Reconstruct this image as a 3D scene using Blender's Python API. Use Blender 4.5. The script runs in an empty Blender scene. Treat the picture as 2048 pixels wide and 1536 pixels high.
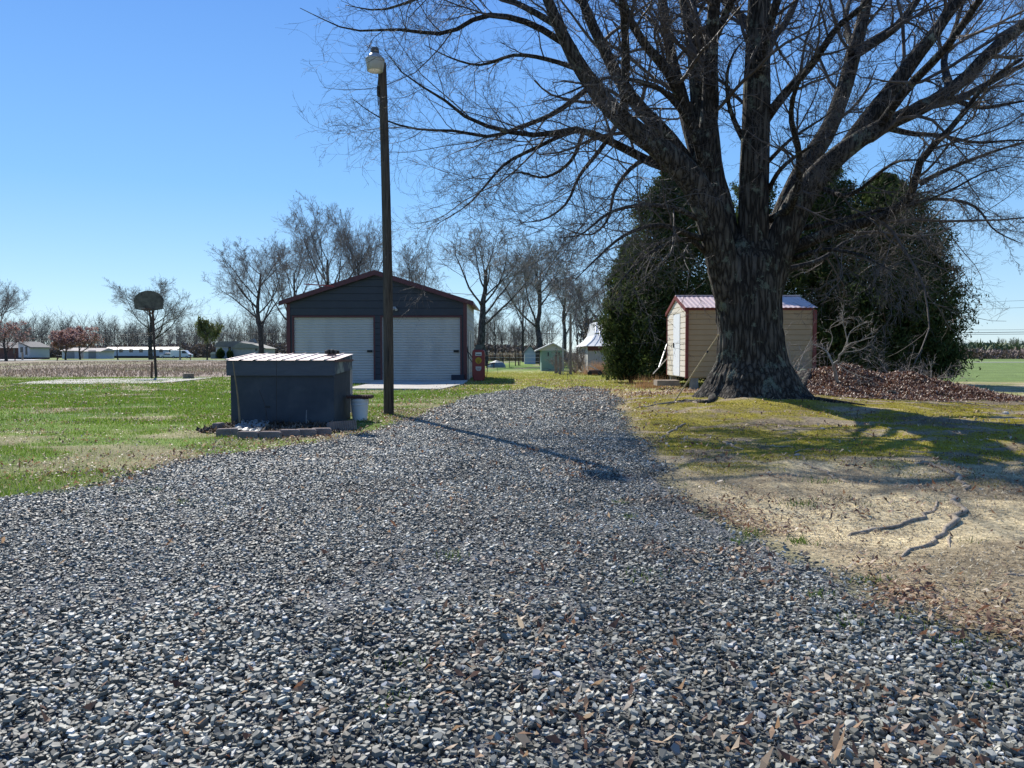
import bpy, math, random
import numpy as np
from mathutils import Vector
rng = np.random.default_rng(7)
random.seed(7)
S = bpy.context.scene
COL = S.collection
rad = math.radians

# ------------------------------------------------------------------ camera
CAMZ = 1.15; F = 1537.0; PITCH = math.atan(60/1537.0)
cd = bpy.data.cameras.new("camera"); cam = bpy.data.objects.new("camera", cd); COL.objects.link(cam)
cd.sensor_width = 36; cd.lens = F/2048*36; cd.clip_start = 0.05; cd.clip_end = 6000
cam.location = (0, 0, CAMZ); cam.rotation_euler = (rad(90)-PITCH, 0, 0)
S.camera = cam
# ------------------------------------------------------------------ light
SUN_EL = rad(39.7); SUN_AZ = rad(-25.7)      # azimuth from +Y, positive towards +X
w = bpy.data.worlds.new("World"); S.world = w; w.use_nodes = True
nt = w.node_tree; bg = nt.nodes["Background"]
sky = nt.nodes.new("ShaderNodeTexSky"); sky.sky_type = 'NISHITA'; sky.sun_disc = False
sky.sun_elevation = SUN_EL; sky.sun_rotation = SUN_AZ
sky.altitude = 0; sky.air_density = 1.0; sky.dust_density = 0.0; sky.ozone_density = 2.0
hs = nt.nodes.new("ShaderNodeHueSaturation"); hs.inputs["Saturation"].default_value = 1.25
tint = nt.nodes.new("ShaderNodeMix"); tint.data_type = 'RGBA'; tint.blend_type = 'MULTIPLY'; tint.inputs[0].default_value = 1; tint.inputs[7].default_value = (0.93, 1.0, 1.16, 1)
nt.links.new(sky.outputs[0], hs.inputs["Color"]); nt.links.new(hs.outputs[0], tint.inputs[6]); gtc = nt.nodes.new("ShaderNodeTexCoord"); gsx = nt.nodes.new("ShaderNodeSeparateXYZ"); gr = nt.nodes.new("ShaderNodeValToRGB")
nt.links.new(gtc.outputs["Generated"], gsx.inputs[0]); nt.links.new(gsx.outputs[2], gr.inputs[0])
ge = gr.color_ramp.elements; ge[0].position = 0.0; ge[0].color = (.60, .80, .95, 1); ge[1].position = 1.0; ge[1].color = (.07, .19, .60, 1)
for p_, c_ in ((.06, (.46, .72, .96, 1)), (.2, (.26, .55, .97, 1)), (.42, (.16, .37, .87, 1))): q_ = ge.new(p_); q_.color = c_
gs_ = nt.nodes.new("ShaderNodeVectorMath"); gs_.operation = 'SCALE'; gs_.inputs[3].default_value = 9.4; nt.links.new(gr.outputs[0], gs_.inputs[0])
gm_ = nt.nodes.new("ShaderNodeMix"); gm_.data_type = 'RGBA'; gm_.inputs[0].default_value = 0.68; nt.links.new(tint.outputs[2], gm_.inputs[6]); nt.links.new(gs_.outputs[0], gm_.inputs[7])
nt.links.new(gm_.outputs[2], bg.inputs[0]); bg.inputs[1].default_value = 0.075
ld = bpy.data.lights.new("sun", 'SUN'); sun = bpy.data.objects.new("sun", ld); COL.objects.link(sun)
ld.energy = 5.0; ld.angle = rad(0.5); ld.color = (1.0, 0.955, 0.88)
sd = Vector((math.sin(SUN_AZ)*math.cos(SUN_EL), math.cos(SUN_AZ)*math.cos(SUN_EL), math.sin(SUN_EL)))
sun.rotation_euler = sd.to_track_quat('Z', 'Y').to_euler()
S.view_settings.view_transform = 'Standard'; S.view_settings.look = 'None'
S.view_settings.exposure = 0.62; S.view_settings.gamma = 1.0
S.render.engine = 'CYCLES'

# ------------------------------------------------------------------ helpers
def P(px, py, D):
    """point seen at photo pixel (2048 wide) when it stands D metres away"""
    u = (px-1024)/F; v = (768-py)/F
    k = math.cos(PITCH)+v*math.sin(PITCH)
    return np.array([u*D/k, D, CAMZ+D*(v*math.cos(PITCH)-math.sin(PITCH))/k])

def vnoise(x, y, seed=0):
    x = np.asarray(x, float); y = np.asarray(y, float)
    def h(i, j):
        n = (i*374761393 + j*668265263 + seed*982451653).astype(np.int64) & 0xffffffff
        n = ((n ^ (n >> 13))*1274126177) & 0xffffffff
        return ((n ^ (n >> 16)) & 0xffff)/65535.0
    i = np.floor(x).astype(np.int64); j = np.floor(y).astype(np.int64)
    fx = x-i; fy = y-j; fx = fx*fx*(3-2*fx); fy = fy*fy*(3-2*fy)
    return (h(i, j)*(1-fx)*(1-fy)+h(i+1, j)*fx*(1-fy)+h(i, j+1)*(1-fx)*fy+h(i+1, j+1)*fx*fy)
def fbm(x, y, seed=0, o=4):
    s = 0; a = 0.5; t = 0
    for k in range(o):
        s = s+a*vnoise(x*2**k+k*7.3, y*2**k+k*3.1, seed+k); t += a; a *= 0.5
    return s/t
def sstep(a, b, x): t = np.clip((x-a)/(b-a), 0, 1); return t*t*(3-2*t)

def gz(x, y):
    x = np.asarray(x, float); y = np.asarray(y, float)
    z = 0.30*np.exp(-((x-4.9)/2.9)**2-((y-15.9)/3.2)**2)
    z = z+0.14*np.exp(-((x-7)/4.5)**2-((y-21.5)/5)**2)
    z = z+(0.53*np.exp(-((x-8.1)/1.9)**2-((y-19.3)/1.25)**2)+0.34*np.exp(-((x-10.3)/1.5)**2-((y-19.0)/1.2)**2))*(.62+.76*fbm(x*1.3, y*1.3, 161, 3))
    near = sstep(60, 30, np.hypot(x, y))
    z = z+near*(0.05*(fbm(x*0.35, y*0.35, 3, 3)-0.5))
    right = sstep(1.6, 2.6, x)*sstep(24, 18, y)
    z = z+right*(0.10*(fbm(x*1.3, y*1.6, 9, 4)-0.5)+.035*(fbm(x*5, y*6, 10, 2)-.5))
    return z
def G(px, py):
    """ground point under a photo pixel"""
    D = CAMZ*F/max(py-708, 1)
    for k in range(12):
        p = P(px, py, D); z = float(gz(p[0], p[1]))
        D = D*(CAMZ-z)/(CAMZ-p[2]) if CAMZ-p[2] > 1e-6 else D
    p = P(px, py, D); return np.array([p[0], p[1], float(gz(p[0], p[1]))])

# ---- materials
def mat(name, c1, c2=None, scale=8, rough=0.85, bump=0, bscale=30, metal=0, stretch=(1, 1, 1), island=0, spec=0.3, transl=0, bdist=0.02, c3=None, scale3=2.0):
    m = bpy.data.materials.new(name); m.use_nodes = True
    n = m.node_tree.nodes; l = m.node_tree.links
    b = n["Principled BSDF"]; b.inputs["Roughness"].default_value = rough; b.inputs["Metallic"].default_value = metal
    b.inputs["Specular IOR Level"].default_value = spec
    c1 = (*c1, 1); b.inputs["Base Color"].default_value = c1
    tc = n.new("ShaderNodeTexCoord"); mp = n.new("ShaderNodeMapping"); mp.inputs["Scale"].default_value = stretch
    l.new(tc.outputs["Object"], mp.inputs[0])
    col = None
    if c2:
        mx = n.new("ShaderNodeMix"); mx.data_type = 'RGBA'; mx.inputs[6].default_value = c1; mx.inputs[7].default_value = (*c2, 1)
        if island:
            g = n.new("ShaderNodeNewGeometry"); l.new(g.outputs["Random Per Island"], mx.inputs[0])
        else:
            t = n.new("ShaderNodeTexNoise"); t.inputs["Scale"].default_value = scale; t.inputs["Detail"].default_value = 6; t.inputs["Roughness"].default_value = 0.65
            l.new(mp.outputs[0], t.inputs["Vector"])
            r = n.new("ShaderNodeValToRGB"); r.color_ramp.elements[0].position = 0.36; r.color_ramp.elements[1].position = 0.64
            l.new(t.outputs["Fac"], r.inputs[0]); l.new(r.outputs[0], mx.inputs[0])
        col = mx.outputs[2]
        if c3:
            m3 = n.new("ShaderNodeMix"); m3.data_type = 'RGBA'; m3.inputs[7].default_value = (*c3, 1); l.new(col, m3.inputs[6])
            t3 = n.new("ShaderNodeTexNoise"); t3.inputs["Scale"].default_value = scale3; t3.inputs["Detail"].default_value = 5
            l.new(mp.outputs[0], t3.inputs["Vector"])
            r3 = n.new("ShaderNodeValToRGB"); r3.color_ramp.elements[0].position = 0.52; r3.color_ramp.elements[1].position = 0.66
            l.new(t3.outputs["Fac"], r3.inputs[0]); l.new(r3.outputs[0], m3.inputs[0]); col = m3.outputs[2]
        l.new(col, b.inputs["Base Color"])
    if bump:
        t2 = n.new("ShaderNodeTexNoise"); t2.inputs["Scale"].default_value = bscale; t2.inputs["Detail"].default_value = 7; t2.inputs["Roughness"].default_value = 0.6
        l.new(mp.outputs[0], t2.inputs["Vector"])
        bu = n.new("ShaderNodeBump"); bu.inputs["Strength"].default_value = bump; bu.inputs["Distance"].default_value = bdist
        l.new(t2.outputs["Fac"], bu.inputs["Height"]); l.new(bu.outputs[0], b.inputs["Normal"])
    if transl:
        tr = n.new("ShaderNodeBsdfTranslucent"); tr.inputs[0].default_value = c1
        if col: l.new(col, tr.inputs[0])
        ms = n.new("ShaderNodeMixShader"); ms.inputs[0].default_value = transl
        l.new(b.outputs[0], ms.inputs[1]); l.new(tr.outputs[0], ms.inputs[2])
        l.new(ms.outputs[0], n["Material Output"].inputs[0])
    return m

# ---- objects
def thing(name, label, cat, loc=(0, 0, 0), rz=0, group=None):
    o = bpy.data.objects.new(name, None); COL.objects.link(o); o.empty_display_size = 0.2
    o.location = loc; o.rotation_euler = (0, 0, rz); o["label"] = label; o["category"] = cat
    if group: o["group"] = group
    return o
def tag(o, label=None, cat=None, group=None, kind=None):
    if label: o["label"] = label
    if cat: o["category"] = cat
    if group: o["group"] = group
    if kind: o["kind"] = kind
    return o
def np_mesh(name, V, Fc, m=None, parent=None, world=False, smooth=False):
    V = np.asarray(V, np.float32).reshape(-1, 3); Fc = np.asarray(Fc, np.int32)
    if world and parent is not None: V = V-np.array(parent.location, np.float32)
    me = bpy.data.meshes.new(name); k = Fc.shape[1]; nf = Fc.shape[0]
    me.vertices.add(len(V)); me.vertices.foreach_set("co", V.ravel())
    me.loops.add(nf*k); me.loops.foreach_set("vertex_index", Fc.ravel())
    me.polygons.add(nf); me.polygons.foreach_set("loop_start", np.arange(0, nf*k, k, dtype=np.int32))
    me.polygons.foreach_set("loop_total", np.full(nf, k, np.int32))
    me.polygons.foreach_set("use_smooth", np.full(nf, bool(smooth)))
    me.update(calc_edges=True)
    if m: me.materials.append(m)
    o = bpy.data.objects.new(name, me); COL.objects.link(o)
    if parent is not None: o.parent = parent
    return o
class MB:
    def __init__(s): s.v = []; s.f = []
    def add(s, vs, fs):
        b = len(s.v); s.v += [tuple(map(float, q)) for q in vs]; s.f += [tuple(b+i for i in f) for f in fs]; return s
    def box(s, x0, x1, y0, y1, z0, z1):
        return s.add([(x0, y0, z0), (x1, y0, z0), (x1, y1, z0), (x0, y1, z0), (x0, y0, z1), (x1, y0, z1), (x1, y1, z1), (x0, y1, z1)],
                     [(0, 3, 2, 1), (4, 5, 6, 7), (0, 1, 5, 4), (1, 2, 6, 5), (2, 3, 7, 6), (3, 0, 4, 7)])
    def tube(s, pts, r, n=8, cap=True):
        pts = [np.array(p, float) for p in pts]; K = len(pts)
        if not hasattr(r, '__len__'): r = [r]*K
        vs = []
        up = np.array([0.13, 0.31, 0.94])
        for i, p in enumerate(pts):
            t = pts[min(i+1, K-1)]-pts[max(i-1, 0)]; t = t/np.linalg.norm(t)
            ref = up if abs(t @ up) < 0.95 else np.array([1., 0, 0])
            u = ref-t*(ref @ t); u /= np.linalg.norm(u); vv = np.cross(t, u)
            for j in range(n):
                a = 2*math.pi*j/n; vs.append(p+r[i]*(math.cos(a)*u+math.sin(a)*vv))
        fs = [(i*n+j, i*n+(j+1) % n, (i+1)*n+(j+1) % n, (i+1)*n+j) for i in range(K-1) for j in range(n)]
        if cap: fs += [tuple(range(n-1, -1, -1)), tuple((K-1)*n+j for j in range(n))]
        return s.add(vs, fs)
    def lathe(s, prof, c=(0, 0, 0), n=24):
        vs = [(c[0]+r*math.cos(2*math.pi*j/n), c[1]+r*math.sin(2*math.pi*j/n), c[2]+z) for r, z in prof for j in range(n)]
        K = len(prof)
        fs = [(i*n+j, i*n+(j+1) % n, (i+1)*n+(j+1) % n, (i+1)*n+j) for i in range(K-1) for j in range(n)]
        fs += [tuple(range(n-1, -1, -1)), tuple((K-1)*n+j for j in range(n))]
        return s.add(vs, fs)
    def prism(s, poly, a, b, axis='y'):
        """extrude a 2-D polygon; axis y: poly is (x,z); x: poly is (y,z); z: poly is (x,y)"""
        n = len(poly); mk = {'y': lambda p, t: (p[0], t, p[1]), 'x': lambda p, t: (t, p[0], p[1]), 'z': lambda p, t: (p[0], p[1], t)}[axis]
        vs = [mk(p, a) for p in poly]+[mk(p, b) for p in poly]
        return s.add(vs, [tuple(range(n)), tuple(range(2*n-1, n-1, -1))]+[(i, n+i, n+(i+1) % n, (i+1) % n) for i in range(n)])
    def build(s, name, m, parent=None, world=False, smooth=False, bevel=0):
        off = np.array(parent.location) if (world and parent is not None) else np.zeros(3)
        me = bpy.data.meshes.new(name)
        me.from_pydata([tuple(np.array(v)-off) for v in s.v], [], s.f)
        import bmesh
        bm = bmesh.new(); bm.from_mesh(me); bmesh.ops.recalc_face_normals(bm, faces=bm.faces); bm.to_mesh(me); bm.free()
        if smooth:
            for p in me.polygons: p.use_smooth = True
        me.materials.append(m); o = bpy.data.objects.new(name, me); COL.objects.link(o)
        if parent is not None: o.parent = parent
        if bevel:
            b = o.modifiers.new("bevel", 'BEVEL'); b.width = bevel; b.segments = 2; b.limit_method = 'ANGLE'
        return o
def copy_tree(o, loc, rz=0, scale=1, label=None, group=None):
    c = o.copy(); COL.objects.link(c); c.location = loc; c.rotation_euler = (0, 0, rz)
    c.scale = scale if hasattr(scale, '__len__') else (scale,)*3
    if label: c["label"] = label
    if group: c["group"] = group
    for ch in [q for q in bpy.data.objects if q.parent == o]:
        d = ch.copy(); COL.objects.link(d); d.parent = c
    return c

# ---- vectorised branches
def tubes(P_, R_, n):
    N, K, _ = P_.shape
    T = np.empty_like(P_); T[:, 1:-1] = P_[:, 2:]-P_[:, :-2]; T[:, 0] = P_[:, 1]-P_[:, 0]; T[:, -1] = P_[:, -1]-P_[:, -2]
    T /= np.linalg.norm(T, axis=2, keepdims=True)+1e-9
    ref = rng.normal(size=(N, 1, 3)); ref = ref-T[:, :1]*(ref*T[:, :1]).sum(2, keepdims=True)
    ref /= np.linalg.norm(ref, axis=2, keepdims=True)+1e-9
    U = ref-T*(ref*T).sum(2, keepdims=True); U /= np.linalg.norm(U, axis=2, keepdims=True)+1e-9
    W = np.cross(T, U)
    a = np.arange(n)*2*math.pi/n
    V = P_[:, :, None, :]+R_[:, :, None, None]*(np.cos(a)[None, None, :, None]*U[:, :, None, :]+np.sin(a)[None, None, :, None]*W[:, :, None, :])
    base = (np.arange(N)*K*n)[:, None, None]; i = (np.arange(K-1)*n)[None, :, None]; j = np.arange(n)[None, None, :]; j2 = (j+1) % n
    Fc = np.stack([base+i+j, base+i+j2, base+i+n+j2, base+i+n+j], -1).reshape(-1, 4)
    return V.reshape(-1, 3), Fc
def join(parts):
    Vs = []; Fs = []; b = 0
    for V, Fc in parts: Vs.append(V); Fs.append(Fc+b); b += len(V)
    return np.concatenate(Vs), np.concatenate(Fs)
def grow(P_, R_, n, K=6, t0=0.2, t1=1.0, ang=0.8, asd=0.2, lr=0.5, lsd=0.2, up=0.1, wig=0.12, rr=0.55, tip=0.25, tf=0.45, rmin=0.0, lmax=99):
    N, KP, _ = P_.shape
    seg = np.linalg.norm(np.diff(P_, axis=1), axis=2); L = seg.sum(1)
    idx = np.repeat(np.arange(N), n); k = np.tile(np.arange(n), N)
    t = t0+(t1-t0)*(k+rng.random(N*n))/n
    f = t*(KP-1); i = np.minimum(f.astype(int), KP-2); fr = (f-i)[:, None]
    A = P_[idx, i]; B = P_[idx, i+1]; pos = A*(1-fr)+B*fr; tan = B-A; tan /= np.linalg.norm(tan, axis=1, keepdims=True)+1e-9
    r = R_[idx, i]*(1-fr[:, 0])+R_[idx, i+1]*fr[:, 0]
    q = rng.normal(size=(N*n, 3)); q -= tan*(q*tan).sum(1, keepdims=True); q /= np.linalg.norm(q, axis=1, keepdims=True)+1e-9
    a = (ang+asd*rng.normal(size=N*n))[:, None]
    d = np.cos(a)*tan+np.sin(a)*q
    ln = np.minimum(L[idx], lmax)*lr*(1-tf*t)*np.clip(1+lsd*rng.normal(size=N*n), 0.35, 1.9)
    out = np.empty((N*n, K, 3)); out[:, 0] = pos
    st = (ln/(K-1))[:, None]
    for s in range(1, K):
        d = d+wig*rng.normal(size=d.shape); d[:, 2] += up/(K-1)*2
        d /= np.linalg.norm(d, axis=1, keepdims=True); out[:, s] = out[:, s-1]+d*st
    r0 = np.maximum(r*rr, rmin)
    RR = r0[:, None]*np.linspace(1, tip, K)[None, :]
    return out, np.maximum(RR, rmin*0.6)
def smooth_path(pts, rs, K):
    pts = np.array(pts, float); rs = np.array(rs, float)
    d = np.r_[0, np.cumsum(np.linalg.norm(np.diff(pts, axis=0), axis=1))]; d /= d[-1]
    if len(rs) != len(pts): rs = np.interp(d, np.linspace(0, 1, len(rs)), rs)
    t = np.linspace(0, 1, K); m = np.gradient(pts, d, axis=0); out = np.empty((K, 3))
    for k, tt in enumerate(t):
        i = min(np.searchsorted(d, tt, side='right')-1, len(d)-2); h = d[i+1]-d[i]; s = (tt-d[i])/h
        out[k] = (2*s**3-3*s**2+1)*pts[i]+(s**3-2*s**2+s)*h*m[i]+(-2*s**3+3*s**2)*pts[i+1]+(s**3-s**2)*h*m[i+1]
    return out, np.interp(t, d, rs)

# ------------------------------------------------------------------ ground
GLy = [1.0, 5.0, 6.05, 6.6, 8.5, 10, 11.6, 14.5, 20.3, 23.9, 29]; GLx = [-40, -12, -4.03, -3.5, -3.35, -2.5, -2.0, -1.55, -1.1, -0.2, 0.2]
GRy = [1.0, 2.3, 2.84, 3.15, 3.6, 4.29, 5.17, 7.0, 9.2, 14.5, 20, 23.9, 29]; GRx = [4.2, 2.7, 1.95, 1.8, 1.63, 1.55, 1.42, 1.38, 1.5, 1.95, 2.5, 2.9, 2.7]
def gravel_d(x, y):
    """>0 inside the drive, metres from its edge roughly"""
    jn = 0.35*(fbm(x*1.3, y*1.3, 21, 3)-0.5)
    d = np.minimum(x-np.interp(y, GLy, GLx), np.interp(y, GRy, GRx)-x)
    dl = np.where(x < -4, np.interp(x, [-40, -12, -4], [2.5, 5.0, 6.05])-y, 9)
    d = np.where(x < -4, np.minimum(np.where(y < 6.05, 9, -1), dl), d)
    d = np.minimum(d, 23.6-y+3.6*np.exp(-((x-.75)/.33)**2)+3.0*np.exp(-((x-2.25)/.33)**2)+1.6*(fbm(x*2.5, y*.8, 151)-.5))
    return d+jn
def moss_m(x, y):
    d = (x-np.interp(y, GRy, GRx))
    m = sstep(0.0, 0.5, d)*sstep(6.9, 8.3, y-0.25*np.minimum(x-3, 0)+0.9*(fbm(x*0.9, y*0.9, 33)-0.5)*2)*sstep(19.5, 17.5, y)*sstep(15, 9, x)
    return m*sstep(0.40, 0.54, 0.55*fbm(x*1.0, y*1.8, 31, 4)+0.45*fbm(x*3.3, y*5, 32, 3)+0.012)
def straw_m(x, y):
    d = (x-np.interp(y, GRy, GRx))
    return sstep(-0.1, 0.5, d)*sstep(9.0, 7.5, y)
def heap_m(x, y):
    e = np.minimum(((x-8.0)/2.9)**2+((y-18.9)/1.9)**2, ((x-10.3)/2.2)**2+((y-18.9)/1.4)**2)
    return sstep(1.45, 0.7, e+0.8*(fbm(x*1.6, y*1.6, 41)-0.5))
def ground_cols(x, y):
    n1 = fbm(x*0.25, y*0.25, 1); n2 = fbm(x*1.5, y*1.5, 2); n3 = fbm(x*0.06, y*0.06, 5)
    def C(r, g, b): return np.array([r, g, b])[None, :]
    def mix(a, b, t): return a*(1-t[:, None])+b*t[:, None]
    c = mix(C(0.085, 0.16, 0.018), C(0.15, 0.22, 0.035), sstep(0.35, 0.65, n1))
    c = mix(c, C(0.27, 0.22, 0.13), 0.75*sstep(0.58, 0.68, fbm(x*0.45, y*0.8, 11)))
    edge = sstep(-2.2, -0.1, gravel_d(x, y))*sstep(2, 0, x)
    c = mix(c, C(0.25, 0.20, 0.12), 0.7*edge*sstep(0.3, 0.55, n2))
    # back yard by the path: paler yellow green
    yard = sstep(-2.0, -0.5, x)*sstep(20, 25, y)*sstep(60, 45, y)
    c = mix(c, mix(C(0.28, 0.30, 0.07), C(0.44, 0.39, 0.2), sstep(0.4, 0.65, fbm(x*0.7, y*0.7, 14))), yard)
    track = yard*sstep(0.9, 0.2, np.minimum(abs(x-(1.35-0.035*(y-24)+0.002*(y-24)**2*-1)), 9))*sstep(34, 24, y)
    c = mix(c, C(0.36, 0.35, 0.31), track*0.8*sstep(0.35, 0.6, n2))
    # left field beyond the lawn: dull pinkish brown dead growth
    t = sstep(37, 41, y+2*n1)*sstep(-2, -8, x)
    c = mix(c, mix(C(0.27, 0.21, 0.165), C(0.20, 0.20, 0.09), sstep(0.5, 0.64, n3+0.3*(n1-0.5))), t)
    t = sstep(136, 139, y)*sstep(-2, -8, x)
    c = mix(c, C(0.16, 0.2, 0.06), t)
    # right field
    t = sstep(9, 12, x)*sstep(31, 32.5, y+0.6*n2)
    c = mix(c, mix(C(0.12, 0.18, 0.045), C(0.16, 0.21, 0.07), n1), t)
    t = sstep(8, 12, x)*sstep(32, 31, y+0.6*n2)*sstep(17, 21, y)
    c = mix(c, mix(C(0.40, 0.33, 0.2), C(0.24, 0.24, 0.09), sstep(0.4, 0.6, n2)), t)
    # dirt under and around the tree
    d = x-np.interp(y, GRy, GRx)
    dirt = sstep(-0.3, 0.3, d)*sstep(22, 19, y)
    dc = mix(C(0.30, 0.24, 0.16), C(0.19, 0.15, 0.10), sstep(0.35, 0.6, n2))
    c = mix(c, dc, dirt*sstep(16, 12, x))
    st = straw_m(x, y)
    sc = mix(C(0.60, 0.49, 0.29), C(0.30, 0.24, 0.15), sstep(0.45, 0.62, fbm(x*0.9+3, y*1.4, 17)+.10*sstep(5.5, 4.0, y)))
    c = mix(c, sc, st)
    far_st = sstep(2.0, 3.2, x)*sstep(17, 19, y)*sstep(24, 22, y)*sstep(8, 6, x)
    c = mix(c, C(0.33, 0.25, 0.10), far_st*0.8)
    m = moss_m(x, y)
    c = mix(c, mix(C(0.29, 0.25, 0.025), C(0.19, 0.16, 0.035), n2), m*.95)
    c = mix(c, C(0.10, 0.06, 0.042), heap_m(x, y))
    c = mix(c, C(0.10, 0.10, 0.10), sstep(-0.2, 0.15, gravel_d(x, y))*sstep(26, 24, y))
    return c
def axis(lo, hi, step, far, g=1.18):
    a = list(np.arange(lo, hi+1e-6, step)); s = step
    while a[-1] < far: s *= g; a.append(a[-1]+s)
    s = step
    while a[0] > -far: s *= g; a.insert(0, a[0]-s)
    return np.array(a)
gx = axis(-17, 17, 0.12, 2500); gy = axis(1, 36, 0.12, 2500); gy = gy[gy > -60]
X, Y = np.meshgrid(gx, gy); X = X.ravel(); Y = Y.ravel()
nx, ny = len(gx), len(gy)
ii = (np.arange(ny-1)[:, None]*nx+np.arange(nx-1)[None, :]).ravel()
ground = np_mesh("ground", np.stack([X, Y, gz(X, Y)], 1), np.stack([ii, ii+1, ii+nx+1, ii+nx], 1), None, smooth=True)
tag(ground, kind='structure')
ca = ground.data.color_attributes.new("soil", 'FLOAT_COLOR', 'POINT')
cc = np.ones((len(X), 4), np.float32); cc[:, :3] = ground_cols(X, Y); ca.data.foreach_set("color", cc.ravel())
def ground_mat():
    m = bpy.data.materials.new("ground"); m.use_nodes = True; n = m.node_tree.nodes; l = m.node_tree.links
    b = n["Principled BSDF"]; b.inputs["Roughness"].default_value = 0.95; b.inputs["Specular IOR Level"].default_value = 0.15
    at = n.new("ShaderNodeAttribute"); at.attribute_name = "soil"
    tc = n.new("ShaderNodeTexCoord")
    def noise(s, det=6, r=0.7):
        t = n.new("ShaderNodeTexNoise"); t.inputs["Scale"].default_value = s; t.inputs["Detail"].default_value = det; t.inputs["Roughness"].default_value = r
        l.new(tc.outputs["Object"], t.inputs["Vector"]); return t
    def mr(src, a, b_, c, d):
        q = n.new("ShaderNodeMapRange"); q.inputs[1].default_value = a; q.inputs[2].default_value = b_; q.inputs[3].default_value = c; q.inputs[4].default_value = d
        l.new(src, q.inputs[0]); return q.outputs[0]
    f1 = mr(noise(22, 8, 0.75).outputs[0], 0.35, 0.65, 0.5, 1.45)
    f2 = mr(noise(1.3, 6).outputs[0], 0.35, 0.65, 0.75, 1.25)
    f3 = mr(noise(0.22, 5).outputs[0], 0.35, 0.65, 0.82, 1.18)
    m1 = n.new("ShaderNodeMath"); m1.operation = 'MULTIPLY'; l.new(f1, m1.inputs[0]); l.new(f2, m1.inputs[1])
    m2 = n.new("ShaderNodeMath"); m2.operation = 'MULTIPLY'; l.new(m1.outputs[0], m2.inputs[0]); l.new(f3, m2.inputs[1])
    vm = n.new("ShaderNodeVectorMath"); vm.operation = 'SCALE'; l.new(at.outputs["Color"], vm.inputs[0]); l.new(m2.outputs[0], vm.inputs[3])
    l.new(vm.outputs[0], b.inputs["Base Color"])
    bu = n.new("ShaderNodeBump"); bu.inputs["Strength"].default_value = 0.9; bu.inputs["Distance"].default_value = 0.04
    l.new(noise(18, 8, 0.7).outputs[0], bu.inputs["Height"]); l.new(bu.outputs[0], b.inputs["Normal"])
    return m
ground.data.materials.append(ground_mat())

# gravel drive sheet, 1 cm above the soil
g1 = np.arange(-20, 6, 0.1); g2 = np.arange(0.6, 28.5, 0.1)
A_, B_ = np.meshgrid(g1, g2); mx_, my_ = A_.ravel(), B_.ravel()
ok = gravel_d(mx_+0.05, my_+0.05) > 0.02
nn = len(g1); ids = np.arange(len(mx_)); sel = ids[ok & (A_.ravel() < g1[-1]-0.01) & (B_.ravel() < g2[-1]-0.01)]
Vg = np.stack([mx_, my_, gz(mx_, my_)+0.01], 1)
gravel_mat = mat("gravel_bed", (0.06, 0.063, 0.066), (0.26, 0.27, 0.275), scale=42, rough=0.8, bump=1.0, bscale=40, c3=(0.13, 0.12, 0.105), scale3=1.2, bdist=0.05)
drive = np_mesh("driveway", Vg, np.stack([sel, sel+1, sel+nn+1, sel+nn], 1), gravel_mat)
tag(drive, kind='structure')

# ------------------------------------------------------------------ scattered stuff
def stones(x, y, s, zoff=0.0):
    N = len(x); K = 5
    a = (np.arange(K)[None, :]+0.65*(rng.random((N, K))-0.5))*2*math.pi/K+rng.random((N, 1))*6.28
    rr = s[:, None]*(0.72+0.5*rng.random((N, K))); el = 0.5+0.5*rng.random((N, 1)); ph = rng.random((N, 1))*6.28
    bx = rr*np.cos(a); by = rr*np.sin(a)*el
    cx = bx*np.cos(ph)-by*np.sin(ph); cy = bx*np.sin(ph)+by*np.cos(ph)
    h = s[:, None]*(0.13+0.25*rng.random((N, 1)))
    top = np.stack([cx*0.82, cy*0.82, h+0.2*h*rng.normal(size=(N, K))], 2)
    bot = np.stack([cx, cy, -h+0*cx], 2)
    V = np.concatenate([top, bot], 1)
    tx = rng.normal(size=N)*0.27; ty = rng.normal(size=N)*0.27
    V[:, :, 2] += V[:, :, 0]*tx[:, None]+V[:, :, 1]*ty[:, None]
    V[:, :, 0] += x[:, None]; V[:, :, 1] += y[:, None]
    V[:, :, 2] += (gz(x, y)+0.012+zoff+0.4*s+0.010*rng.random(N))[:, None]
    tri = [(0, 1, 2), (0, 2, 3), (0, 3, 4)]
    for k in range(K):
        k2 = (k+1) % K; tri += [(k, k+K, k2+K), (k, k2+K, k2)]
    Fc = (np.array(tri)[None]+(np.arange(N)*2*K)[:, None, None]).reshape(-1, 3)
    return V.reshape(-1, 3), Fc
def sample(n, x0, x1, y0, y1, wfn, cone=None):
    xs = x0+(x1-x0)*rng.random(n); ys = y0+(y1-y0)*rng.random(n)
    k = rng.random(n) < wfn(xs, ys)
    if cone: k &= np.abs(xs) < cone*ys+1.0
    return xs[k], ys[k]
dens = lambda x, y: np.clip(gravel_d(x, y)*2.2+0.4, 0.0, 1)*(.55+.45*sstep(.36, .5, fbm(x*.9, y*.6, 141)))
SP = []
xs, ys = sample(int(4600*9*5.7), -4.5, 4.5, 1.5, 7.2, dens, 0.74); SP.append(stones(xs, ys, 0.0062+0.0098*rng.random(len(xs))**2.4))
xs, ys = sample(int(3600*5), -2.5, 2.5, 1.4, 3.4, dens, 0.74); SP.append(stones(xs, ys, 0.007+0.012*rng.random(len(xs))**1.5, 0.008))
xs, ys = sample(int(3000*8*5.8), -5, 3, 7.2, 13, dens, 0.74); SP.append(stones(xs, ys, 0.008+0.009*rng.random(len(xs))))
xs, ys = sample(int(1000*6*15.5), -2.5, 3.5, 13, 28.5, lambda x, y: dens(x, y)*sstep(29, 19, y), 0.74); SP.append(stones(xs, ys, 0.014+0.014*rng.random(len(xs))))
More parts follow.
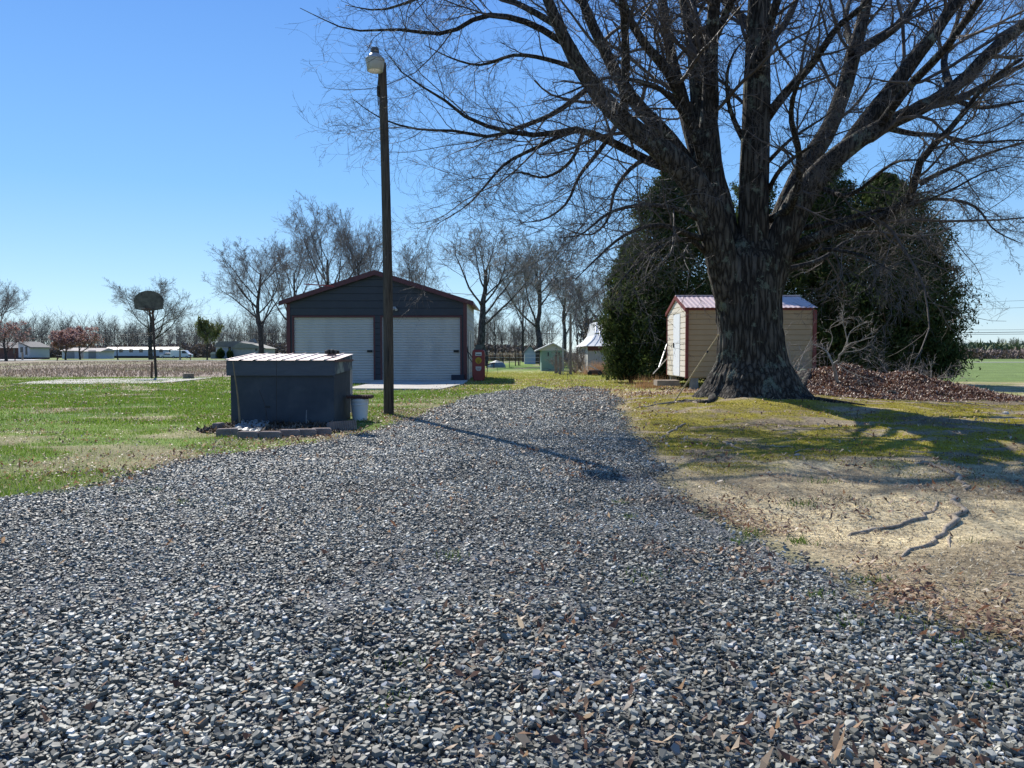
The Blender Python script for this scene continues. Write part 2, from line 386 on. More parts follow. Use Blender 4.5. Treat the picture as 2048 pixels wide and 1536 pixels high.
def stone_mat():
    m = bpy.data.materials.new("crushed_slate"); m.use_nodes = True; n = m.node_tree.nodes; l = m.node_tree.links
    b = n["Principled BSDF"]; b.inputs["Roughness"].default_value = 0.6; b.inputs["Specular IOR Level"].default_value = 0.3
    g = n.new("ShaderNodeNewGeometry"); r = n.new("ShaderNodeValToRGB"); e = r.color_ramp.elements
    e[0].position = 0; e[0].color = (0.064, 0.060, 0.047, 1); e[1].position = 1; e[1].color = (0.34, 0.29, 0.22, 1)
    for p, c in ((0.35, (0.168, 0.163, 0.132, 1)), (0.7, (0.305, 0.300, 0.250, 1)), (0.9, (0.47, 0.46, 0.39, 1)), (0.955, (0.52, 0.52, 0.50, 1)), (0.975, (0.22, 0.16, 0.12, 1))):
        q = e.new(p); q.color = c
    l.new(g.outputs["Random Per Island"], r.inputs[0])
    tc = n.new("ShaderNodeTexCoord"); t = n.new("ShaderNodeTexNoise"); t.inputs["Scale"].default_value = 1.1; t.inputs["Detail"].default_value = 7; l.new(tc.outputs["Object"], t.inputs["Vector"])
    q = n.new("ShaderNodeMapRange"); q.inputs[1].default_value = .36; q.inputs[2].default_value = .64; q.inputs[3].default_value = .62; q.inputs[4].default_value = 1.12; l.new(t.outputs["Fac"], q.inputs[0])
    vm = n.new("ShaderNodeVectorMath"); vm.operation = 'SCALE'; l.new(r.outputs[0], vm.inputs[0]); l.new(q.outputs[0], vm.inputs[3]); l.new(vm.outputs[0], b.inputs["Base Color"])
    return m
o = np_mesh("gravel", *join(SP), stone_mat()); tag(o, "loose blue grey crushed slate gravel covering the driveway", "gravel", kind='stuff')

def blades(x, y, h, wd, lean=0.5, z=None, toward=None):
    N = len(x); a = rng.random(N)*6.28; b = rng.random(N)*6.28; ln = lean*np.abs(rng.normal(size=N))*h
    z0 = gz(x, y) if z is None else z
    V = np.empty((N, 3, 3))
    V[:, 0] = np.stack([x-wd*np.cos(a), y-wd*np.sin(a), z0-0.003], 1); V[:, 1] = np.stack([x+wd*np.cos(a), y+wd*np.sin(a), z0-0.003], 1)
    V[:, 2] = np.stack([x+ln*np.cos(b), y+ln*np.sin(b), z0+h], 1)
    return V.reshape(-1, 3), np.arange(N*3).reshape(-1, 3)
def leaves(x, y, s, z=None, tilt=0.5, zoff=0.012, asp=0.5):
    N = len(x); a = rng.random(N)*6.28; ca, sa = np.cos(a), np.sin(a)
    z0 = (gz(x, y) if z is None else z)+zoff
    tx = rng.normal(size=N)*tilt; ty = rng.normal(size=N)*tilt; cu = s*0.35*rng.normal(size=N)
    L = np.array([(-1, 0), (0, -1), (1, 0), (0, 1)], float)
    V = np.empty((N, 4, 3))
    for k in range(4):
        u = L[k, 0]*s*(0.8+0.4*rng.random(N)); v = L[k, 1]*s*asp*(0.7+0.6*rng.random(N))
        V[:, k, 0] = x+u*ca-v*sa; V[:, k, 1] = y+u*sa+v*ca; V[:, k, 2] = z0+u*tx+v*ty+(cu if k % 2 == 0 else 0)+np.abs(tx)*s*0.5
    b = np.arange(N)[:, None]*4
    Fc = np.concatenate([b+np.array([0, 1, 3]), b+np.array([1, 2, 3])], 0)
    return V.reshape(-1, 3), Fc
def ramp_mat(name, stops, transl=0.35, rough=0.7, spec=0.3):
    m = mat(name, (1, 1, 1), (1, 1, 1), rough=rough, island=1, transl=transl, spec=spec)
    n = m.node_tree.nodes; l = m.node_tree.links
    g = [q for q in n if q.type == 'NEW_GEOMETRY'][0]; r = n.new("ShaderNodeValToRGB"); e = r.color_ramp.elements
    e[0].position = stops[0][0]; e[0].color = (*stops[0][1], 1); e[1].position = stops[-1][0]; e[1].color = (*stops[-1][1], 1)
    for p, c in stops[1:-1]: q = e.new(p); q.color = (*c, 1)
    l.new(g.outputs["Random Per Island"], r.inputs[0]); l.new(r.outputs[0], n["Principled BSDF"].inputs["Base Color"])
    for q in n:
        if q.type == 'BSDF_TRANSLUCENT': l.new(r.outputs[0], q.inputs[0])
    return m
grass_m = ramp_mat("grass", [(0, (0.05, 0.12, 0.008)), (0.5, (0.13, 0.215, 0.02)), (0.84, (0.20, 0.31, 0.03)), (0.92, (0.33, 0.31, 0.12)), (1, (0.5, 0.43, 0.27))], 0.45)
def lawn_w(x, y):
    g = gravel_d(x, y); box = ((x > -4.6) & (x < -2.75) & (y > 11.0) & (y < 14)) | ((x > -5.5) & (x < -1.8) & (y > 24.2))
    wv = np.where(g > -0.05, 0.02, 1)*(0.25+0.75*sstep(0.35, 0.55, fbm(x*0.6, y*0.9, 51)))*(1-.85*sstep(0.58, 0.68, fbm(x*0.45, y*0.8, 11)))*(0.35+0.65*sstep(0.0, -1.6, g))
    return wv*(~box)*sstep(1.0, 0.0, x+2-y*0.08)
GP = []
xs, ys = sample(260000, -12, 0.5, 5, 12.5, lawn_w, 0.74); GP.append(blades(xs, ys, 0.018+0.035*rng.random(len(xs)), 0.0022+0.0015*rng.random(len(xs)), 0.7))
xs, ys = sample(220000, -18, 0.5, 12.5, 24, lawn_w, 0.74); GP.append(blades(xs, ys, 0.02+0.045*rng.random(len(xs)), 0.004+0.004*rng.random(len(xs)), 0.7))
xs, ys = sample(110000, -28, 0, 24, 38, lambda x, y: lawn_w(x, y)*sstep(40, 34, y), 0.74); GP.append(blades(xs, ys, 0.03+0.05*rng.random(len(xs)), 0.010+0.008*rng.random(len(xs)), 0.7))
o = np_mesh("lawn_grass", *join(GP), grass_m); tag(o, "short green lawn grass left of the gravel drive", "grass", kind='stuff')

yard_m = ramp_mat("yard_grass", [(0, (0.19, 0.22, 0.025)), (0.5, (0.33, 0.34, 0.06)), (1, (0.5, 0.43, 0.2))], 0.45)
def yard_w(x, y): return sstep(-2.6, -1.2, x)*sstep(22, 25, y)*sstep(52, 40, y)*sstep(9, 6, x)*(0.3+0.7*sstep(0.35, 0.6, fbm(x*0.8, y*0.8, 61)))*np.where(gravel_d(x, y) > 0, 0.1, 1)
xs, ys = sample(90000, -2.5, 9, 21, 52, yard_w); YP = [blades(xs, ys, 0.03+0.05*rng.random(len(xs)), 0.012+0.01*rng.random(len(xs)), 0.7)]
o = np_mesh("yard_grass", *join(YP), yard_m); tag(o, "sunlit yellow green grass of the back yard track", "grass", kind='stuff')

moss_mt = ramp_mat("moss", [(0, (0.15, 0.13, 0.015)), (0.6, (0.42, 0.36, 0.02)), (1, (0.50, 0.41, 0.07))], 0.35)
xs, ys = sample(300000, 1, 13, 6.3, 19.5, lambda x, y: moss_m(x, y)*(0.3+0.7*sstep(0.35, 0.6, fbm(x*3, y*3, 71)))*np.where(gravel_d(x, y) > 0.1, 0, 1))
MP = [blades(xs, ys, 0.008+0.014*rng.random(len(xs)), 0.0035+0.004*rng.random(len(xs)), 0.9)]
o = np_mesh("moss", *join(MP), moss_mt); tag(o, "yellow green moss on the bank around the big tree", "moss", kind='stuff')

straw_mt = ramp_mat("straw", [(0, (0.14, 0.105, 0.07)), (0.4, (0.36, 0.28, 0.18)), (0.8, (0.54, 0.45, 0.29)), (1, (0.64, 0.57, 0.42))], 0.25)
xs, ys = sample(150000, 1.1, 8.5, 2.2, 9.2, lambda x, y: straw_m(x, y)*(0.35+0.65*sstep(0.4, 0.55, fbm(x*1.2, y*1.6, 81)))*np.where(gravel_d(x, y) > 0.25, 0, 1), 0.74)
o = np_mesh("straw_litter", *leaves(xs, ys, 0.006+0.012*rng.random(len(xs)), tilt=0.35, zoff=0.004, asp=0.22), straw_mt)
tag(o, "pale dry straw and wood chip litter on bare dirt right of the drive", "ground litter", kind='stuff')

leaf_m = ramp_mat("dead_leaves", [(0, (0.09, 0.045, 0.03)), (0.35, (0.20, 0.10, 0.06)), (0.65, (0.38, 0.24, 0.14)), (0.9, (0.52, 0.40, 0.27)), (1, (0.62, 0.54, 0.42))], 0.35, rough=0.5)
LP = []
def lv(n, box, wf, s0, s1, **k):
    xs, ys = sample(n, *box, wf, 0.76); LP.append(leaves(xs, ys, s0+(s1-s0)*rng.random(len(xs)), **k))
cl = lambda x, y, s: sstep(0.52, 0.68, fbm(x*1.7, y*1.7, s, 4))
lv(16000, (-4, 4.5, 1.6, 8), lambda x, y: 0.05+0.9*cl(x, y, 91)*sstep(-2, 1.5, x), 0.012, 0.030, zoff=0.035, asp=0.35)
lv(26000, (0.8, 4.0, 2.0, 6), lambda x, y: sstep(0.55, 0.0, abs(gravel_d(x, y)+.12))*sstep(0.45, 0.58, fbm(x*1.8, y*1.8, 95)), 0.010, 0.026, zoff=0.02, asp=0.38, tilt=.3)
lv(7000, (-3, 3, 8, 25), lambda x, y: 0.05+0.7*cl(x, y, 92), 0.02, 0.035, zoff=0.035)
lv(70000, (-14, 0, 5.5, 16), lambda x, y: np.where(gravel_d(x, y) > 0.1, 0.0, 0.07+0.9*sstep(-2.8, -0.3, gravel_d(x, y))*sstep(0.28, 0.5, fbm(x, y, 93))+0.45*cl(x*0.7, y*0.9, 94)), 0.011, 0.022, zoff=0.025)
lv(18000, (-20, 0, 16, 32), lambda x, y: np.where(gravel_d(x, y) > 0.1, 0.0, 0.12+0.7*cl(x*0.5, y*0.7, 96)), 0.02, 0.035, zoff=0.03)
lv(14000, (1.5, 14, 8, 18), lambda x, y: 0.08+0.6*cl(x, y, 97), 0.014, 0.03, zoff=0.02)
lv(11000, (1.5, 9, 17, 26), lambda x, y: 0.15+0.7*sstep(0.4, 0.6, fbm(x, y, 98)), 0.02, 0.04, zoff=0.02)
lv(12000, (-2.5, 6, 22, 34), lambda x, y: 0.05+0.6*sstep(0.5, 0.65, fbm(x*0.6, y*0.6, 99)), 0.02, 0.04, zoff=0.03)
o = np_mesh("fallen_leaves", *join(LP), leaf_m); tag(o, "scattered dry tan and brown fallen leaves on gravel and grass", "leaves", kind='stuff')
xs, ys = sample(150000, 5, 14, 16.5, 22, heap_m)
heap_lm = ramp_mat("red_brown_leaves", [(0, (0.05, 0.02, 0.013)), (0.45, (0.15, 0.065, 0.038)), (0.75, (0.26, 0.13, 0.08)), (0.93, (0.42, 0.30, 0.22)), (1, (0.6, 0.5, 0.42))], 0.2, rough=0.45)
o = np_mesh("leaf_heap", *leaves(xs, ys, 0.016+0.022*rng.random(len(xs)), tilt=0.6, zoff=0.02), heap_lm)
tag(o, "low heap of red brown dead leaves behind the big tree", "leaf pile", kind='stuff')

xs, ys = sample(60000, 1.2, 12, 2.2, 17, lambda x, y: sstep(.60, .70, fbm(x*2.1, y*2.6, 121, 4))*np.where(gravel_d(x, y) > .3, .1, 1), 0.76)
o = np_mesh("bank_grass", *blades(xs, ys, .012+.03*rng.random(len(xs)), .002+.0025*rng.random(len(xs)), .9), ramp_mat("bank_blades", [(0, (.05, .09, .015)), (.5, (.14, .17, .04)), (1, (.4, .33, .2))], .4)); tag(o, "thin patches of short grass on the bare bank under the tree", "grass", kind='stuff')
lv2 = []
for n_, bx_, wf_ in ((16000, (1.2, 9, 2.2, 9), lambda x, y: sstep(.55, .68, fbm(x*1.4, y*2.0, 131, 4))), (9000, (1.5, 13, 8, 17), lambda x, y: sstep(.5, .62, fbm(x*1.1, y*1.9, 132, 4)))):
    xs, ys = sample(n_, *bx_, wf_, .76); lv2.append(leaves(xs, ys, .008+.016*rng.random(len(xs)), tilt=.45, zoff=.012, asp=.35))
o = np_mesh("bark_litter", *join(lv2), ramp_mat("litter", [(0, (.05, .035, .025)), (.6, (.15, .10, .07)), (1, (.32, .24, .16))], .15)); tag(o, "dark bark crumbs and leaf litter strewn over the bank", "ground litter", kind='stuff')
# small green weeds in the gravel and dirt
wp = []
for (px, py) in [(806, 1338), (775, 1420), (1290, 1160), (1480, 1090), (1745, 1165), (1690, 1255), (1600, 1085), (1500, 1070), (1960, 1385), (1800, 1245), (1240, 1010), (1260, 1040), (900, 1120), (240, 985), (130, 990), (1640, 1200), (1900, 1300), (1640, 965), (1600, 1010), (370, 1010), (300, 985)]:
    c = G(px, py); k = 60; r = 0.03+0.05*random.random()
    x_ = c[0]+r*rng.normal(size=k); y_ = c[1]+r*rng.normal(size=k); wp.append(blades(x_, y_, 0.02+0.04*rng.random(k), 0.003+0.002*rng.random(k), 0.9))
o = np_mesh("weeds", *join(wp), mat("weed", (0.06, 0.12, 0.02), (0.14, 0.2, 0.04), island=1, transl=0.4)); tag(o, "small green weed tufts growing through gravel and dirt", "weeds", kind='stuff')
# ------------------------------------------------------------------ big tree
def bark_mat(name, dark, light, sc=1.0, lichen=None):
    m = bpy.data.materials.new(name); m.use_nodes = True; n = m.node_tree.nodes; l = m.node_tree.links
    b = n["Principled BSDF"]; b.inputs["Roughness"].default_value = 0.92; b.inputs["Specular IOR Level"].default_value = 0.2
    tc = n.new("ShaderNodeTexCoord"); mp = n.new("ShaderNodeMapping"); mp.inputs["Scale"].default_value = (17*sc, 17*sc, 2.4*sc); l.new(tc.outputs["Object"], mp.inputs[0])
    nz = n.new("ShaderNodeTexNoise"); nz.inputs["Scale"].default_value = 1.3; nz.inputs["Detail"].default_value = 6; l.new(mp.outputs[0], nz.inputs["Vector"])
    vo = n.new("ShaderNodeTexVoronoi"); vo.feature = 'DISTANCE_TO_EDGE'; vo.inputs["Scale"].default_value = 1.6
    mixv = n.new("ShaderNodeMix"); mixv.data_type = 'VECTOR'; mixv.inputs[0].default_value = 0.6; l.new(mp.outputs[0], mixv.inputs[4]); l.new(nz.outputs["Color"], mixv.inputs[5])
    l.new(mixv.outputs[1], vo.inputs["Vector"])
    r = n.new("ShaderNodeValToRGB"); r.color_ramp.elements[0].position = 0.02; r.color_ramp.elements[0].color = (*dark, 1); r.color_ramp.elements[1].position = 0.28; r.color_ramp.elements[1].color = (*light, 1)
    l.new(vo.outputs["Distance"], r.inputs[0]); col = r.outputs[0]
    mu = n.new("ShaderNodeMix"); mu.data_type = 'RGBA'; mu.blend_type = 'MULTIPLY'; mu.inputs[0].default_value = 0.6; l.new(col, mu.inputs[6]); l.new(nz.outputs["Fac"], mu.inputs[7]); col = mu.outputs[2]
    if lichen:
        t = n.new("ShaderNodeTexNoise"); t.inputs["Scale"].default_value = 3.1; t.inputs["Detail"].default_value = 9; t.inputs["Roughness"].default_value = 0.75; l.new(tc.outputs["Object"], t.inputs["Vector"])
        rr = n.new("ShaderNodeValToRGB"); rr.color_ramp.elements[0].position = 0.56; rr.color_ramp.elements[1].position = 0.62; l.new(t.outputs["Fac"], rr.inputs[0])
        mx = n.new("ShaderNodeMix"); mx.data_type = 'RGBA'; mx.inputs[7].default_value = (*lichen, 1); l.new(col, mx.inputs[6]); l.new(rr.outputs[0], mx.inputs[0]); col = mx.outputs[2]
    l.new(col, b.inputs["Base Color"])
    ad = n.new("ShaderNodeMath"); ad.operation = 'MULTIPLY_ADD'; ad.inputs[1].default_value = 0.5; l.new(nz.outputs["Fac"], ad.inputs[0])
    cl_ = n.new("ShaderNodeMath"); cl_.operation = 'MINIMUM'; cl_.inputs[1].default_value = 0.3; l.new(vo.outputs["Distance"], cl_.inputs[0])
    ml = n.new("ShaderNodeMath"); ml.operation = 'MULTIPLY'; ml.inputs[1].default_value = 3; l.new(cl_.outputs[0], ml.inputs[0]); l.new(ml.outputs[0], ad.inputs[2])
    bu = n.new("ShaderNodeBump"); bu.inputs["Strength"].default_value = 1.0; bu.inputs["Distance"].default_value = 0.03/sc; l.new(ad.outputs[0], bu.inputs["Height"]); l.new(bu.outputs[0], b.inputs["Normal"])
    return m
bark = bark_mat("oak_bark", (0.030, 0.025, 0.021), (0.155, 0.135, 0.112), lichen=(0.15, 0.17, 0.13))
limb_bark = bark_mat("limb_bark", (0.024, 0.021, 0.019), (0.115, 0.10, 0.088), 1.4, lichen=(0.20, 0.22, 0.18))
twig_m = mat("twig", (0.07, 0.056, 0.048), (0.13, 0.108, 0.095), scale=3, rough=0.7)

TD = 16.0
base = P(1493, 790, TD); base[2] = float(gz(base[0], base[1]))
oak = thing("oak_tree", "huge bare oak with several thick stems rising from one broad trunk on the mossy bank", "tree", tuple(base))
# trunk surface
prof = [(830, 1498, 108), (800, 1500, 100), (780, 1502, 92), (765, 1503, 86), (750, 1503, 82), (725, 1504, 70), (700, 1503, 66), (650, 1499, 63), (600, 1497, 63), (560, 1495, 63), (520, 1496, 60), (490, 1498, 48), (465, 1500, 26)]
zs = np.array([P(a[1], a[0], TD)[2] for a in prof]); cx = np.array([P(a[1], a[0], TD)[0] for a in prof]); hw = np.array([a[2]/96.0 for a in prof])
nr, na = 190, 300
zz = np.linspace(zs[0], zs[-1], nr); th = np.linspace(0, 2*math.pi, na, endpoint=False)
ZZ, TT = np.meshgrid(zz, th, indexing='ij')
CX = np.interp(ZZ, zs, cx); HW = np.interp(ZZ, zs, hw)
dep = np.interp(ZZ, [0, 1.5, 3.5, 4.8], [1.0, 1.0, 0.9, 0.62])
fl = np.exp(-np.maximum(ZZ-0.2, 0)/0.25)
lob = sum(a*np.exp(-((np.angle(np.exp(1j*(TT-t0))))/wv)**2) for t0, a, wv in ((0.0, .62, .3), (3.3, .52, .32), (4.1, .36, .2), (4.75, .30, .2), (5.35, .42, .2), (5.9, .3, .16), (2.4, .4, .3), (1.5, .4, .3), (0.8, .35, .25)))
rid = 0.028*(np.abs(2*fbm(TT*9+2.0*fbm(TT*2, ZZ*1.2, 101), ZZ*1.6, 102, 3)-1)*2-0.6)+0.05*(fbm(TT*2.4, ZZ*0.9, 103, 3)-0.5)
flute = 0.05*np.sin(TT*5+0.9)*sstep(1.2, 3.5, ZZ)
RR_ = HW*(1+0*TT)+fl*lob*1.0+rid+flute
# wrap seam: blend noise
wS = sstep(0.35, 0.0, np.minimum(TT, 9)); RR_ = RR_*(1-wS)+np.roll(RR_, 0, 1)[:, -1:]*wS
Vt = np.stack([CX+RR_*np.cos(TT), TD+RR_*np.sin(TT)*dep, ZZ], -1).reshape(-1, 3)
Vt[:, 2] -= (fl*lob*0.25).ravel()
i = (np.arange(nr-1)*na)[:, None]; j = np.arange(na)[None]; j2 = (j+1) % na
Ft = np.stack([i+j, i+j2, i+na+j2, i+na+j], -1).reshape(-1, 4)
stem_parts = [(Vt, Ft)]
def trace(pts, r0, r1, dd=0.0, d0=TD, K=26, curve=0.0):
    """pts photo pixels, r half-width in px at start/end, dd depth change along the limb"""
    n = len(pts); t = np.linspace(0, 1, n)
    D = d0+dd*t+curve*np.sin(t*math.pi)
    W = np.array([P(p[0], p[1], q) for p, q in zip(pts, D)])
    rs = (np.array(r0, float) if hasattr(r0, '__len__') else np.linspace(r0, r1, n))*D/F
    return smooth_path(W, rs, K)
stems = [  # thick stems fused with the trunk
 trace([(1478, 640), (1452, 550), (1432, 470), (1408, 400), (1376, 350), (1330, 305), (1256, 250), (1206, 198), (1162, 138), (1124, 66), (1092, -10), (1060, -110), (1035, -230)], [36, 34, 31, 29, 27, 24, 21, 18, 16, 13, 11, 9, 7], 0, -2.2),
 trace([(1480, 620), (1455, 520), (1438, 430), (1420, 350), (1412, 270), (1402, 180), (1392, 90), (1373, 0), (1352, -120), (1340, -300)], [36, 34, 30, 28, 28, 24, 20, 16, 12, 8], 0, 0.8),
 trace([(1510, 640), (1506, 520), (1507, 400), (1510, 300), (1513, 180), (1516, 80), (1520, -20), (1524, -160), (1530, -340)], [40, 33, 29, 29, 27, 25, 24, 19, 12], 0, -0.6),
 trace([(1514, 640), (1543, 545), (1572, 460), (1602, 395), (1640, 345), (1690, 300), (1762, 254), (1850, 212), (1925, 162), (1985, 100), (2055, 44), (2130, -20), (2200, -90)], [36, 34, 30, 27, 24, 20, 17, 15, 14, 13, 12, 10, 8], 0, -1.5),
 trace([(1514, 620), (1546, 500), (1580, 400), (1612, 330), (1650, 273), (1683, 195), (1710, 98), (1730, 20), (1742, -80), (1760, -260)], [33, 28, 23, 20, 18, 17, 15, 12, 9, 6], 0, 1.2),
]
stems = [(p_, r_*np.linspace(1, .84, 26)) for p_, r_ in stems]
stemP = np.array([s[0] for s in stems]); stemR = np.array([s[1] for s in stems])
def ring_noise(V, N, K, n, amp):
    V = V.reshape(N, K, n, 3); c = V.mean(2, keepdims=True); a = np.arange(n)[None, None]*0.9; kk = np.arange(K)[None, :, None]*0.33
    f = 1+amp*(fbm(a+0*kk+np.arange(N)[:, None, None]*7, kk+0*a, 111, 3)-0.5); V = c+(V-c)*f[..., None]; return V.reshape(-1, 3)
Vs_, Fs_ = tubes(stemP, stemR, 28); Vs_ = ring_noise(Vs_, 5, 26, 28, 0.28)
stem_parts.append((Vs_, Fs_))
Vj, Fj = join(stem_parts)
np_mesh("trunk", Vj, Fj, bark, oak, world=True, smooth=True)
limbs = [
 ([(1385, 345), (1330, 268), (1285, 222), (1240, 160), (1206, 95), (1172, 20), (1140, -80), (1110, -200)], 19, 7, -1.0),
 ([(1398, 330), (1378, 255), (1364, 195), (1344, 120), (1330, 40), (1318, -60), (1300, -200)], 17, 8, 2.0),
 ([(1400, 300), (1366, 205), (1334, 140), (1292, 92), (1258, 35), (1238, -30), (1210, -120)], 15, 5, -3.0),
 ([(1404, 330), (1420, 220), (1421, 130), (1426, 40), (1434, -40), (1440, -200)], 22, 9, -1.6),
 ([(1412, 360), (1380, 250), (1330, 185), (1284, 164), (1209, 156), (1150, 180), (1085, 205)], 9, 3, -3.5),
 ([(1380, 350), (1303, 325), (1245, 295), (1186, 268), (1147, 258), (1088, 270), (1010, 262), (932, 234), (873, 188), (815, 156), (768, 98)], 11, 2, -2.5),
 ([(1186, 266), (1155, 262), (1069, 297), (1010, 328), (971, 371), (940, 406), (873, 449)], 6, 1.5, -2.0),
 ([(1168, 262), (1139, 325), (1088, 355), (1041, 345), (1000, 352)], 5, 1.5, 0.8),
 ([(1178, 175), (1108, 227), (1041, 254), (983, 273), (912, 262), (834, 258), (756, 234), (702, 195)], 6.5, 1.4, -1.0),
 ([(1150, 100), (1049, 43), (971, 31), (893, 66), (795, 59), (698, 59), (600, 16)], 8, 1.5, -1.5),
 ([(1130, 60), (1040, 10), (960, -20), (860, -10), (760, 20), (690, 10)], 8, 1.6, 2.0),
 ([(1160, 140), (1100, 120), (1030, 110), (960, 130), (900, 115), (850, 90)], 6, 1.6, 2.0),
 ([(1240, 240), (1200, 300), (1160, 350), (1130, 410), (1085, 440), (1040, 445)], 6, 1.4, -2.0),
 ([(1330, 305), (1270, 330), (1230, 380), (1215, 440), (1180, 470), (1120, 455)], 6, 1.4, -3.0),
 ([(1490, 285), (1470, 245), (1456, 200), (1458, 130), (1475, 95), (1500, 70)], 7, 3, -1.5),
 ([(1530, 240), (1545, 219), (1585, 170), (1623, 129), (1650, 90), (1678, 51), (1717, 20), (1760, -30)], 12, 5, -2.5),
 ([(1530, 120), (1545, 75), (1568, 51), (1592, 0), (1610, -70)], 11, 5, 2.0),
 ([(1705, 110), (1756, 78), (1795, 51), (1834, 0), (1870, -60)], 13, 6, 1.0),
 ([(1698, 294), (1736, 240), (1775, 190), (1814, 137), (1838, 105), (1861, 78), (1890, 35), (1920, 0), (1990, -110), (2040, -220)], 22, 8, -1.2),
 ([(1565, 505), (1600, 490), (1658, 465), (1710, 450), (1756, 437), (1814, 404), (1828, 370), (1846, 312), (1889, 270), (1932, 219), (1971, 168), (2045, 117)], 15, 4, -3.0),
 ([(1838, 367), (1893, 340), (1971, 309), (2048, 285), (2120, 275)], 6, 2.5, -1.0),
 ([(1810, 406), (1873, 398), (1951, 414), (1990, 461), (2045, 488)], 5, 1.4, -1.0),
 ([(1600, 458), (1680, 440), (1760, 420), (1834, 408), (1912, 375), (1970, 344), (2030, 330)], 6, 1.8, -3.0),
 ([(1770, 255), (1830, 268), (1873, 270), (1951, 285), (2048, 281), (2120, 300)], 7, 2.5, -2.0),
 ([(1540, 438), (1575, 420), (1596, 375), (1597, 300), (1582, 234), (1592, 176), (1625, 120)], 10, 4, -3.5),
 ([(1535, 385), (1560, 340), (1610, 300), (1670, 270), (1730, 250)], 6, 2.5, -3.5),
 ([(1530, 330), (1580, 280), (1640, 240), (1660, 225)], 5, 2, -3.0),
 ([(1640, 375), (1700, 390), (1780, 330), (1830, 320), (1900, 330)], 6, 2, -4.0),
 ([(1850, 212), (1910, 200), (1970, 170), (2048, 130), (2120, 110)], 10, 4, 1.5),
 ([(1890, 190), (1960, 215), (2030, 205), (2110, 190)], 7, 3, -1.5),
 ([(1420, 480), (1380, 470), (1320, 450), (1250, 470), (1190, 520), (1150, 560)], 8, 1.5, -4.0),
 ([(1425, 520), (1380, 480), (1310, 500), (1260, 540), (1230, 580)], 7, 1.5, -2.5),
 ([(1415, 450), (1360, 420), (1290, 410), (1220, 425), (1160, 470), (1120, 475)], 7, 1.5, -4.5),
 ([(1580, 520), (1650, 500), (1720, 510), (1780, 540)], 7, 2, -3.5),
 ([(1568, 540), (1640, 520), (1700, 480), (1800, 470), (1880, 490)], 7, 2, 3.0),
]
L0 = [trace(p, a*.88, b*.85 if b > 3 else .6, dd, K=16) for p, a, b, dd in limbs]
# continue the crown towards and away from the viewer, rising out of the stems
for s, t, dirv, ln, r in [(0, .55, (-.3, -.8, .55), 5, .09), (1, .45, (-.1, -.85, .6), 6, .10), (1, .6, (.1, .8, .6), 6, .10),
        (2, .5, (.1, -.8, .65), 6, .10), (2, .62, (-.2, .8, .7), 6, .10), (3, .5, (.3, -.8, .5), 6, .09), (3, .65, (.4, .7, .6), 5, .09),
        (4, .6, (.2, .8, .6), 5.5, .08), (1, .98, (-.4, .2, .9), 4.5, .09), (2, .97, (.4, -.2, .9), 4.5, .1), (3, .97, (.5, -.2, .6), 4.5, .09), (0, .97, (-.7, -.2, .5), 4.5, .07),
        (0, .9, (-.6, -.1, .8), 5.5, .10), (1, .85, (-.75, -.2, .6), 6.5, .13), (1, .92, (-.6, .4, .7), 6, .11), (2, .9, (-.8, -.1, .6), 6, .12), (1, .95, (-.3, -.5, .8), 5.5, .11), (2, .95, (-.5, .3, .8), 5.5, .11), (1, .78, (-.7, .3, .7), 6.5, .11)]:
    k = int(t*25); p0 = stemP[s][k]; d = np.array(dirv, float); d /= np.linalg.norm(d); pts = [p0]
    for q in range(6):
        d = d+rng.normal(size=3)*0.13+np.array([0, 0, 0.05]); d /= np.linalg.norm(d); pts.append(pts[-1]+d*ln/6)
    L0.append(smooth_path(pts, np.linspace(r, r*0.22, 7), 16))
for Pl, Rl in L0:
    V_, F_ = tubes(Pl[None], Rl[None], 12); V_ = ring_noise(V_, 1, 16, 12, 0.2)
    np_mesh("limb", V_, F_, limb_bark, oak, world=True, smooth=True)
LP_ = np.array([a for a, b in L0]); LR_ = np.array([b for a, b in L0])
rs_i = np.linspace(0, 25, 16)
SPs = np.array([[np.array([np.interp(q, range(26), s[:, c]) for c in range(3)]) for q in rs_i] for s in stemP]); SRs = np.array([np.interp(rs_i, range(26), r) for r in stemR])
a1, r1 = grow(LP_, LR_, 10, K=9, t0=0.18, ang=0.75, asd=0.2, lr=0.52, lsd=0.3, up=0.05, wig=0.16, rr=0.36, tip=0.2, rmin=0.005, lmax=6)
a1b, r1b = grow(SPs, SRs, 9, K=9, t0=0.4, ang=0.8, asd=0.2, lr=0.28, lsd=0.3, up=0.08, wig=0.16, rr=0.28, tip=0.22, rmin=0.006, lmax=9)
r1b = np.minimum(r1b, 0.034)
A1 = np.concatenate([a1, a1b]); R1 = np.minimum(np.concatenate([r1, r1b]), 0.036)
kp = A1[:, -1, 0] > -3.9; A1 = A1[kp]; R1 = R1[kp]
A2, R2 = grow(A1, R1, 8, K=7, t0=0.12, ang=0.75, asd=0.22, lr=0.50, lsd=0.3, up=0.02, wig=0.18, rr=0.45, tip=0.35, rmin=0.0035)
A2c, R2c = grow(LP_, LR_, 12, K=7, t0=0.3, ang=0.85, asd=0.25, lr=0.17, lsd=0.4, up=0.0, wig=0.2, rr=0.25, tip=0.3, rmin=0.004, lmax=6)
R2c = np.minimum(R2c, 0.016); A2 = np.concatenate([A2, A2c]); R2 = np.minimum(np.concatenate([R2, R2c]), 0.018)
kp = A2[:, -1, 0] > -4.3; A2 = A2[kp]; R2 = R2[kp]
A3, R3 = grow(A2, R2, 6, K=5, t0=0.15, ang=0.75, asd=0.22, lr=0.50, lsd=0.3, up=0.0, wig=0.2, rr=0.6, tip=0.55, rmin=0.0024)
